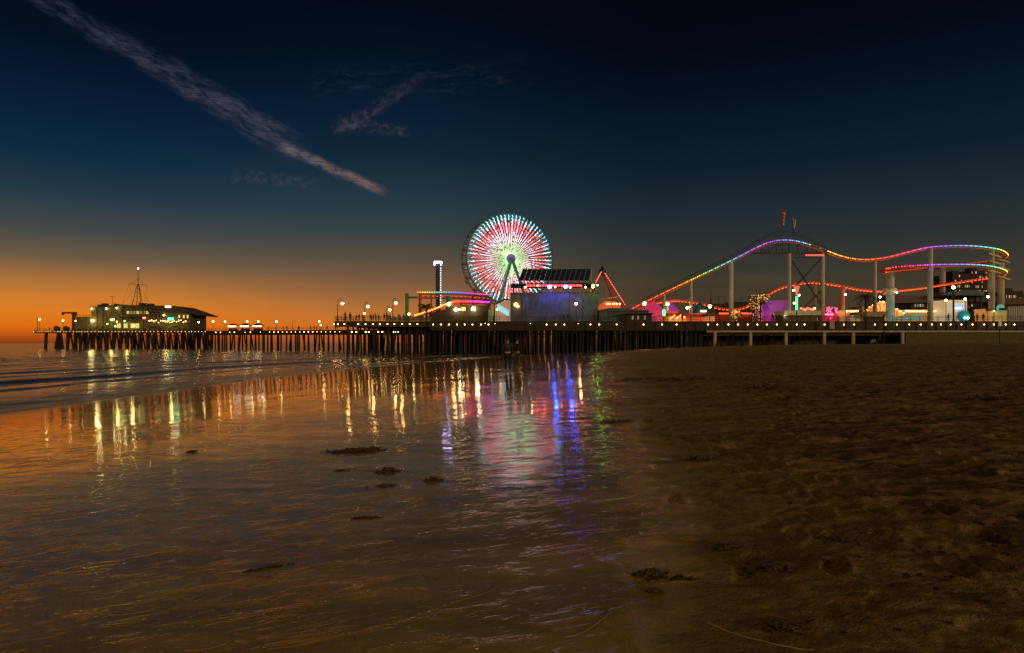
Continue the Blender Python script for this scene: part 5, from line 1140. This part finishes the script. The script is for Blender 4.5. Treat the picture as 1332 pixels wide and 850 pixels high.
def tree(px, py, D, rx, lab):
    x = xp(px, D); zt = zpx(py, D); t = T('tree', lab, 'tree', (x, D, 6), 'trees behind the midway'); q = MB(); q.tube((x, D, 5.5), (x, D, zt - rx * .8), .4, .2, 7)
    for k in range(4): a_ = rg.uniform(0, 6); q.tube((x, D, zt - rx * 1.4), (x + math.cos(a_) * rx * .6, D + math.sin(a_) * rx * .6, zt - rx * .5), .16, .06, 5)
    t.part('trunk', q, PILE); t.part('crown', crown_mesh((x, D, zt - rx * .75), rx, rx * .75, 700, .42, rg), leafm)
for px, py, D, rx, lab in ((1102, 396, 235, 5, 'dark round tree left of the orange arch'), (1116, 398, 240, 4.5, 'small dark tree just left of the arch wing'), (1182, 396, 240, 6, 'dark tree right of the thick column, leftmost of three'), (1203, 397, 244, 6, 'dark tree behind the long canvas canopy, middle of three'),
                           (1219, 395, 238, 5, 'dark tree left of the white hall, rightmost of three'), (1268, 393.5, 230, 6.5, 'lit green tree right of the white hall'), (1318, 385, 300, 6, 'dark tree below the distant lit building'), (1066, 401, 240, 5, 'dark tree behind the neon cross')): tree(px, py, D, rx, lab)
def palm(px, ptop, D, lab, rad=2.6, m=leafm, trunkm=PILE, lights=False, z0=DZ):
    x = xp(px, D); zt = zpx(ptop, D); t = T('palm_tree', lab, 'palm tree', (x, D, z0)); q = MB(); q.path([(x, D, z0), (x + .1, D, (z0 + zt) / 2), (x + .05, D, zt)], .28, 8, .2); t.part('trunk', q, trunkm); q = MB()
    for k in range(26):
        a_ = rg.uniform(0, 2 * math.pi); el = rg.uniform(-.5, 1.2); pts = []
        for i in range(8):
            f = i / 7; pts.append(Vector((x + math.cos(a_) * rad * f * math.cos(el * (1 - f)), D + math.sin(a_) * rad * f * math.cos(el * (1 - f)), zt + rad * (math.sin(el) * f - .75 * f * f))))
        for i in range(7):
            d = (pts[i + 1] - pts[i]).normalized(); s_ = d.cross(Vector((0, 0, 1))).normalized()
            for sg in (-1, 1):
                for o_ in (0, .5):
                    p = pts[i].lerp(pts[i + 1], o_); q.quad(p, p + d * .16, p + s_ * sg * rad * .2 + d * .3 - Vector((0, 0, .25)))
    t.part('crown', q, m)
    if lights:
        q = MB()
        for k in range(24): a_ = rg.uniform(0, 6.28); z = rg.uniform(z0 + .5, zt); q.cur = (1, .5, .08); q.ball((x + .3 * math.cos(a_), D + .3 * math.sin(a_), z), .1)
        for k in range(60): a_ = rg.uniform(0, 6.28); r_ = rg.uniform(.3, rad * .8); q.ball((x + r_ * math.cos(a_), D + r_ * math.sin(a_), zt + rg.uniform(-.9, .8)), .12)
        t.part('string_lights', q, vmat('gold_lights', 1.3))
palm(989, 388, 166, 'palm tree wrapped in golden lights by the purple wall', 3.0, lights=True); palm(981, 398, 168, 'shorter gold lit palm left of the tall golden palm', 1.8, lights=True)
palm(554.5, 398.5, 162, 'small dark palm under the low coaster', 2.0); palm(1125.5, 386, 170, 'dark palm left of the fifth coaster column', 3.0)
palm(957, 409, 162, 'small gold lit palm right of the third coaster column', 1.4, lights=True)

# patio umbrellas before the restaurant and plant on its roof
for k, (px, lab) in enumerate(((133, 'dark patio umbrella at the left of the restaurant front'), (138.5, 'second patio umbrella from the left before the restaurant'), (203, 'patio umbrella under the string lights, leftmost'), (212, 'patio umbrella under the string lights, middle'), (235, 'patio umbrella under the string lights, rightmost'))):
    x, y = xr(px), RY - 3.2; u_ = T('patio_umbrella', lab, 'umbrella', (x, y, ZE), 'patio umbrellas before the restaurant'); q = MB(); q.tube((x, y, ZE), (x, y, ZE + 2.9), .06, .05, 6); u_.part('pole', q, DARKM); q = MB(); q.lathe((x, y, ZE), [(1.7, 2.2), (1.0, 2.7), (.05, 3.1), (.04, 3.0), (1.6, 2.15)], 8); u_.part('canopy', q, mat('olive_canvas', (.09, .09, .04), .8))
q = MB()
for a_, b_, h_ in ((122, 125, .8), (127, 132, 1.4), (143, 146, 1.2), (150, 158, .7), (176, 181, 1.6), (183, 186, .9), (190, 193, 1.3)): q = MB(); q.box(xr(a_), xr(b_), RY + 3, RY + 6, zr(398.6), zr(398) + h_); r.part('roof_unit', q, ROOF)
for px in (126, 134, 159, 186.5):
    q = MB(); q.box(xr(px), xr(px) + .25, RY - .25, RY - .01, ZE, zr(399)); r.part('corner_post', q, ROOF)

# ------------------------------------------------------------------ people
def skin_mesh(name, joints, edges, m, root=0):
    me = bpy.data.meshes.new(name); me.from_pydata([j[:3] for j in joints], edges, []); ob = bpy.data.objects.new(name, me); col.objects.link(ob)
    ob.modifiers.new('skin', 'SKIN'); me.skin_vertices[0].data[root].use_root = True
    for i, j in enumerate(joints): rr = j[3] if isinstance(j[3], tuple) else (j[3], j[3]); me.skin_vertices[0].data[i].radius = rr
    ss = ob.modifiers.new('sub', 'SUBSURF'); ss.levels = 1; ss.render_levels = 1
    dg = bpy.context.evaluated_depsgraph_get(); dg.update(); out = bpy.data.meshes.new_from_object(ob.evaluated_get(dg)); bpy.data.objects.remove(ob)
    out.materials.clear(); out.materials.append(m); out.polygons.foreach_set('use_smooth', [True] * len(out.polygons)); out.name = name; return out
def person_parts(pose, cloth, trous):
    if pose == 'walk': hipz, lk, rk, la, ra = .94, (.10, .16, .50), (-.10, -.06, .50), (.11, .30, .08), (-.11, -.34, .10)
    elif pose == 'sit': hipz, lk, rk, la, ra = .46, (.12, .44, .50), (-.12, .42, .50), (.13, .48, .08), (-.13, .46, .08)
    else: hipz, lk, rk, la, ra = .94, (.10, .02, .50), (-.10, .03, .50), (.12, -.01, .08), (-.12, .0, .08)
    dz_ = hipz - .94; ly = .10 if pose == 'lean' else 0
    sh_ = 1.43 + dz_; hd = 1.60 + dz_
    J = [(0, 0, hipz, (.15, .11)), (0, ly * .5, 1.15 + dz_, (.13, .10)), (0, ly, 1.34 + dz_, (.16, .11)), (0, ly, sh_ + .04, (.065, .06)), (0, ly + .01, sh_ + .10, (.055, .055)), (0, ly + .03, hd, (.085, .10)), (0, ly + .02, hd + .10, (.06, .075)),
         (.19, ly, sh_ - .02, .055), (-.19, ly, sh_ - .02, .055)]
    if pose == 'lean': arms = [((.24, ly + .12, sh_ - .28), (.15, ly + .36, sh_ - .30)), ((-.24, ly + .12, sh_ - .28), (-.15, ly + .36, sh_ - .30))]
    elif pose == 'walk': arms = [((.24, ly - .10, sh_ - .28), (.24, ly + .02, sh_ - .52)), ((-.24, ly + .10, sh_ - .27), (-.22, ly + .28, sh_ - .46))]
    elif pose == 'sit': arms = [((.25, .10, sh_ - .27), (.14, .34, sh_ - .38)), ((-.25, .10, sh_ - .27), (-.14, .34, sh_ - .38))]
    else: arms = [((.25, ly - .02, sh_ - .29), (.24, ly + .06, sh_ - .54)), ((-.25, ly - .02, sh_ - .29), (-.20, ly + .16, sh_ - .45))]
    E = [(0, 1), (1, 2), (2, 3), (3, 4), (4, 5), (5, 6), (2, 7), (2, 8)]
    hands = []
    for s_, (el, wr), shj in ((1, arms[0], 7), (-1, arms[1], 8)):
        i = len(J); J += [(*el, .042), (*wr, .028)]; E += [(shj, i), (i, i + 1)]; d = (Vector(wr) - Vector(el)).normalized(); pm_ = Vector(wr) + d * .07; J.append((*pm_, (.032, .02))); E.append((i + 1, i + 2)); hands.append((pm_, d, s_))
    for s_, kn, an_ in ((1, lk, la), (-1, rk, ra)):
        i = len(J); J += [(s_ * .09, 0, hipz - .05, .085), (*kn, .058), (*an_, .04), (an_[0], an_[1] + .14, .035, (.04, .03))]; E += [(0, i), (i, i + 1), (i + 1, i + 2), (i + 2, i + 3)]
    body = skin_mesh('person', J, E, SKIN)
    q = MB()                                                    # five fingers on each hand, face features, joined into the body
    for pm_, d, s_ in hands:
        sd = d.cross(Vector((0, 1, 0))).normalized(); cu = sd.cross(d)
        for k in range(4): b0_ = pm_ + sd * (.022 - k * .015) + d * .01; L = (.055, .065, .06, .045)[k]; q.path([b0_, b0_ + d * L * .6 + cu * .008, b0_ + d * L + cu * .03], .008, 5, .006)
        b0_ = pm_ + sd * .03 - d * .03; q.path([b0_, b0_ + sd * .025 + d * .02, b0_ + sd * .03 + d * .05 + cu * .015], .009, 5, .007)
    hz = hd + .03; fy = ly + .03
    q.uv((0, fy + .10, hz - .02), .022, 6, 5, (.7, 1, 1.3)); q.uv((.088, fy, hz), .025, 6, 5, (.4, .8, 1.2)); q.uv((-.088, fy, hz), .025, 6, 5, (.4, .8, 1.2))
    for s_ in (-1, 1): q.uv((.033 * s_, fy + .088, hz + .01), .012, 6, 4)
    q.box(-.025, .025, fy + .085, fy + .095, hz - .065, hz - .055)
    xm = q.build('x', SKIN); b2 = __import__('bmesh').new(); b2.from_mesh(body); b2.from_mesh(xm.data); b2.to_mesh(body); b2.free(); bpy.data.objects.remove(xm)
    # jacket and trousers
    Jj = [(0, 0, hipz + .02, (.17, .13)), (0, ly * .5, 1.15 + dz_, (.155, .12)), (0, ly, 1.34 + dz_, (.18, .13)), (0, ly, sh_ + .03, (.09, .08)), (.2, ly, sh_ - .02, .07), (-.2, ly, sh_ - .02, .07)]
    Ej = [(0, 1), (1, 2), (2, 3), (2, 4), (2, 5)]
    for (el, wr), shj in ((arms[0], 4), (arms[1], 5)): i = len(Jj); Jj += [(*el, .056), (*wr, .042)]; Ej += [(shj, i), (i, i + 1)]
    jk = skin_mesh('jacket', Jj, Ej, cloth)
    Jt = [(0, 0, hipz - .01, (.165, .125))]; Et = []
    for s_, kn, an_ in ((1, lk, la), (-1, rk, ra)): i = len(Jt); Jt += [(s_ * .095, 0, hipz - .06, .10), (*kn, .075), (an_[0], an_[1], an_[2] + .03, .058)]; Et += [(0, i), (i, i + 1), (i + 1, i + 2)]
    tr = skin_mesh('trousers', Jt, Et, trous)
    q = MB(); q.uv((0, fy - .015, hz + .05), .112, 12, 8, (.92, 1.02, .95)); xm = q.build('hair', HAIR); hr = xm.data; bpy.data.objects.remove(xm)
    b2 = __import__('bmesh').new(); b2.from_mesh(hr); bm2 = [v for v in b2.verts if v.co.y > fy + .05 and v.co.z < hz + .06 or v.co.z < hz - .05]; __import__('bmesh').ops.delete(b2, geom=bm2, context='VERTS'); b2.to_mesh(hr); b2.free()
    return body, jk, tr, hr
PARTS = {}
def person(loc, label, pose='stand', rz=0, s_=1.0, group=None, ci=0):
    key = (pose, ci % 4)
    if key not in PARTS: PARTS[key] = person_parts(pose, CLOTHS[ci % 4], CLOTHS[(ci + 1) % 4])
    b_, j_, t_, h_ = PARTS[key]; o = bpy.data.objects.new('person', b_); col.objects.link(o); tag(o, label, 'person', group); o.location = loc; o.rotation_euler = (0, 0, rz); o.scale = (s_,) * 3
    for nm, d_ in (('jacket', j_), ('trousers', t_), ('hair', h_)): c_ = bpy.data.objects.new(nm, d_); col.objects.link(c_); c_.parent = o
    return o
g1 = G(660.5, 484.5); g2 = G(672.5, 483)
person(g1 + Vector((0, 0, .0)), 'person in dark clothes standing on the wet sand, left of the pair', 'stand', R(10), 1.0, None, 0)
person(g2, 'person in dark clothes standing on the wet sand, right of the pair', 'stand', R(-25), .97, None, 1)
GA = 'people along the near pier rail'
row = [(449.5, 'lean'), (455.5, 'stand'), (463, 'lean'), (467, 'walk'), (472, 'stand'), (482, 'walk'), (485.5, 'stand'), (489, 'lean'), (492.5, 'stand'), (500, 'walk'), (503.5, 'stand'), (507, 'stand'), (519, 'lean'), (525, 'stand')]
for k, (px, ps_) in enumerate(row): person((xp(px, 151.5 + (k % 3) * 1.2), 151.5 + (k % 3) * 1.2, DZ), '%s dark figure from the pier corner lamp along the near rail' % ORD[k], ps_, random.uniform(-1, 1) + (math.pi if k % 3 == 0 else 0), random.uniform(.92, 1.08) * (1.12 if k in (0, 1) else 1), GA, k)
GB = 'people on the narrow pier'
for k, px in enumerate((303, 345, 352, 366, 369, 383, 386, 400, 403, 410, 422, 431, 437)):
    p, t_ = mid_at(px); person((p.x, p.y + 2 + (k % 3) * 2, mz(t_)), '%s small dark figure from the left on the narrow pier' % ORD[k], ('stand', 'walk', 'lean')[k % 3], random.uniform(0, 6), random.uniform(.95, 1.1), GB, k)
GC = 'people on the restaurant platform'
for k, px in enumerate((60, 66, 80, 84, 98, 110, 128, 150, 184, 206, 216, 230, 243, 252, 265)): person((xe(px), DE + 2.5, ZE), '%s small dark figure from the left on the restaurant platform' % ORD[k], ('stand', 'walk', 'lean')[k % 3], random.uniform(0, 6), random.uniform(.95, 1.15), GC, k)
GDp = 'people among the rides'
for k, (px, lab) in enumerate(((733.5, 'person before the grey stage house wall, left of its lamp'), (738.5, 'person before the grey stage house wall, nearest its lamp'), (771.5, 'left one of two people at the right end of the grey wall'), (774.5, 'right one of two people at the right end of the grey wall'), (888, 'person walking before the orange game booth'), (1005, 'person before the purple wall'), (1013, 'person at the right part of the purple wall'),
                           (1234, 'person in front of the white hall'), (1271, 'left one of two people by the yellow column'), (1279, 'right one of two people by the yellow column'))): person((xp(px, 153), 153, DZ), lab, ('stand', 'walk')[k % 2], random.uniform(0, 6), 1.05, GDp, k)
g = P(1144.5, 444, 132); gz = float(ground(g.x, g.y)); person((g.x, g.y, gz), 'person standing on the sand by the dark pole under the pier', 'walk', R(90), 1.0, None, 3)
t = T('bicycle', 'pale bicycle leaning on the sand left of the standing person', 'bicycle', (g.x - 1.3, g.y, gz)); x = g.x - 1.3
for nm, dx_ in (('wheel', -.52), ('wheel', .52)):
    q = MB(); q.path([(x + dx_ + .33 * math.cos(a_), g.y, gz + .34 + .33 * math.sin(a_)) for a_ in np.linspace(0, 2 * math.pi, 20, endpoint=False)], .02, 5, closed=True)
    for k in range(6): q.bar((x + dx_, g.y, gz + .34), (x + dx_ + .32 * math.cos(k), g.y, gz + .34 + .32 * math.sin(k)), .008)
    t.part(nm, q, DARKM)
q = MB()
for a_, b_ in (((-.52, .34), (-.05, .34)), ((-.52, .34), (-.15, .85)), ((-.05, .34), (-.15, .9)), ((-.05, .34), (.38, .8)), ((-.15, .82), (.38, .85)), ((.52, .34), (.36, .95))): q.tube((x + a_[0], g.y, gz + a_[1]), (x + b_[0], g.y, gz + b_[1]), .025, .025, 6)
t.part('frame', q, WHITEP); q = MB(); q.tube((x + .36, g.y - .28, gz + 1.0), (x + .36, g.y + .28, gz + 1.0), .018, .018, 6); t.part('handlebar', q, DARKM); q = MB(); q.uv((x - .16, g.y, gz + .93), .12, 8, 5, (1.2, .6, .3)); t.part('saddle', q, DARKM)
g = P(931.5, 449, 128); gz = float(ground(g.x, g.y)); person((g.x, g.y, gz - .35), 'person sitting on the sand before the first concrete post', 'sit', R(200), 1.0, None, 1)
q = MB(); q.lathe((g.x - 1.1, g.y, gz), [(.02, .02), (.3, .05), (.33, .25), (.2, .42), (.02, .45)], 10); solo('beach_bag', 'dark bag on the sand beside the sitting person', 'bag', q, CLOTHS[1], (g.x - 1.1, g.y, gz))

# ------------------------------------------------------------------ kelp and litter on the sand
kelpm = mat('kelp', (.022, .014, .007), .35, c2=(.06, .035, .014)); glint_kelp = mat('light_caught_stem', (.26, .18, .09), .5)  # stem colour lightened for the light the strands catch
rk = random.Random(5)
def kelp_clump(px, py, L, Wd, n_, lab, H=.05, rot=0.0, group='kelp clumps on the wet sand', rad=.006, at=None):
    c_ = at or G(px, py); q = MB(); L *= .42; Wd *= .5; rad *= .7; H *= .6
    for _ in range(n_):
        a0_ = rk.gauss(0, 1) * L * .33; b0_ = rk.gauss(0, 1) * Wd * .33; a_ = rk.gauss(0, .5) + (math.pi if rk.random() < .5 else 0); pts = []
        x, y = a0_, b0_; ln = rk.uniform(.15, .45) * L; env = max(.15, 1 - (a0_ / L) ** 2 * 3)
        zz = rk.uniform(0, H) * env
        for i in range(7):
            f = i / 6; X0 = x * math.cos(rot) - y * math.sin(rot); Y0_ = x * math.sin(rot) + y * math.cos(rot)
            gz_ = float(ground(c_.x + X0, c_.y + Y0_)); pts.append((c_.x + X0, c_.y + Y0_, gz_ + .004 + zz * math.sin(math.pi * min(1, f + .15))))
            x += math.cos(a_) * ln / 6; y += math.sin(a_) * ln / 6; a_ += rk.gauss(0, .45)
        q.path(pts, rad * rk.uniform(.6, 1.6), 5, rad * .3)
        if rk.random() < .6:
            p = Vector(pts[3]); s_ = rad * rk.uniform(3, 6); q.quad(p, p + Vector((s_, s_ * .4, s_ * .5)), p + Vector((s_ * 2.4, 0, s_ * .2)), p + Vector((s_, -s_ * .6, 0)))
        if rk.random() < .25: q.uv(Vector(pts[2]) + Vector((0, 0, rad)), rad * 2.4, 7, 5)
    return solo('kelp_clump', lab, 'kelp', q, kelpm, c_, group)
kelp_clump(466, 587.5, 1.15, .35, 120, 'long flat heap of kelp nearest the lamp reflections', .07, rot=.05, rad=.012); kelp_clump(502, 614, .35, .22, 60, 'compact knot of kelp ending a thin stem', .07, rad=.009); kelp_clump(449, 612, .5, .12, 26, 'thin wisp of kelp at the left end of the stem', .02, rad=.006)
kelp_clump(501, 633, .5, .10, 26, 'small flat strip of kelp just below the compact knot', .02, rad=.006); kelp_clump(561, 626, .28, .16, 34, 'small dark kelp tuft right of the compact knot', .05, rad=.007); kelp_clump(478, 675, .5, .12, 30, 'crumbled kelp patch midway down the wet sand', .02, rad=.005)
kelp_clump(250, 589, .3, .15, 24, 'lone kelp tuft on the orange wet sand at the left', .04, rad=.008); kelp_clump(343, 742, .42, .07, 34, 'slanting strip of broken kelp on the near sand', .015, rot=.45, rad=.004)
kelp_clump(845, 748, .30, .12, 110, 'dark kelp heap in the left of the scoured hollow', .035, rad=.006, group='kelp in the scoured hollow'); kelp_clump(888, 752, .26, .09, 90, 'dark kelp heap in the right of the scoured hollow', .035, rot=-.3, rad=.006, group='kelp in the scoured hollow'); kelp_clump(848, 770, .14, .07, 40, 'small kelp tuft just below the scoured hollow', .02, rad=.005, group='kelp in the scoured hollow')
kelp_clump(833, 494, 2.6, .7, 60, 'long dark kelp line beside the edge of the mirror sand', .10, rad=.02); kelp_clump(880, 494.5, 3.0, .8, 60, 'wide dark kelp line right of the mirror sand', .10, rad=.022); kelp_clump(800, 549, .9, .3, 40, 'small kelp line near the green reflection', .05, rad=.011)
kelp_clump(995, 505, 1.5, .6, 60, 'dark kelp heap on the dry sand, middle distance', .12, rad=.018); kelp_clump(910, 598, .6, .3, 50, 'kelp tuft on the brown sand right of the wet edge', .05, rad=.009); kelp_clump(1000, 738, .4, .2, 60, 'crumbly kelp heap right of the hollow', .04, rad=.006); kelp_clump(940, 713, .3, .15, 40, 'kelp tuft above and right of the hollow', .03, rad=.006)
kelp_clump(1020, 815, .34, .16, 60, 'kelp tuft near the bottom edge right of the hollow', .035, rad=.005); kelp_clump(1095, 700, .5, .2, 50, 'low kelp heap on the dry sand at lower right', .03, rad=.006); kelp_clump(1280, 520, 2, .6, 50, 'wide kelp line on the far dry sand at the right', .10, rad=.02)
def stem(pts, lab, rad=.0022):
    ps = []
    for p in catmull([Vector((a_, b_, 0)) for a_, b_ in pts], 7): g_ = G(p.x, p.y); ps.append(g_ + Vector((0, 0, rad * .8)))
    q = MB(); q.path(ps, rad, 6, rad * .6); solo('kelp_strand', lab, 'kelp', q, glint_kelp, ps[0], 'thin kelp stems on the wet sand')
stem([(455, 613), (475, 612), (497, 614)], 'thin straight stem joining two kelp tufts', .008)
stem([(345, 847), (385, 842), (420, 833), (455, 828), (466, 836)], 'long curved pale stem at the bottom edge'); stem([(352, 783), (378, 774), (400, 773), (408, 769), (425, 769), (432, 772), (424, 778), (408, 779), (401, 774)], 'pale looped stem on the near sand, middle'); stem([(240, 848), (275, 845), (300, 836), (306, 828), (320, 829), (337, 836), (338, 843), (320, 846), (306, 838)], 'pale looped stem at the lower left'); stem([(140, 802), (170, 800), (196, 795), (214, 786), (205, 780)], 'pale hooked stem at the far lower left')
stem([(410, 817), (432, 812), (440, 806)], 'short pale stem above the long curved one'); stem([(237, 780), (255, 783), (272, 776)], 'short curved stem between the loops'); stem([(585, 785), (610, 779), (640, 768), (652, 758)], 'thin wavy stem under the wheel reflection'); stem([(735, 830), (760, 822), (790, 800), (785, 790), (765, 792)], 'thin hooked stem near the bottom middle'); stem([(920, 812), (960, 826), (1010, 838), (1060, 845)], 'long straight stem on the brown sand lower right', .005)
# crumbs of weed scattered over the upper beach
q = MB()
for _ in range(7000):
    y = 2.6 * math.exp(rk.random() ** .9 * 3.3); x = rk.uniform(.02, .85) * y + rk.gauss(0, .3)
    d = x - float(xs(y))
    if d < 20.6 + rk.random() * 2: continue
    if noise2(np.array([x * .9]), np.array([y * .6]), 77)[0] < -.02 and rk.random() < .8: continue
    z = float(ground(x, y)); s_ = .004 + .02 * rk.random() ** 2.2 * (1 + y * .045); a_ = rk.uniform(0, 6.28)
    vs = [(x + s_ * rk.uniform(.4, 1.3) * math.cos(a_ + k * 1.57) * (1.6 if k % 2 else .8), y + s_ * math.sin(a_ + k * 1.57), z + .002 + rk.uniform(0, s_ * .7)) for k in range(4)] + [(x, y, z + s_ * rk.uniform(.3, .9))]
    q.add(vs, [(0, 1, 4), (1, 2, 4), (2, 3, 4), (3, 0, 4)])
o = q.build('weed_litter', kelpm); tag(o, 'dark crumbs of dried seaweed strewn over the brown sand', 'seaweed', kind='stuff')
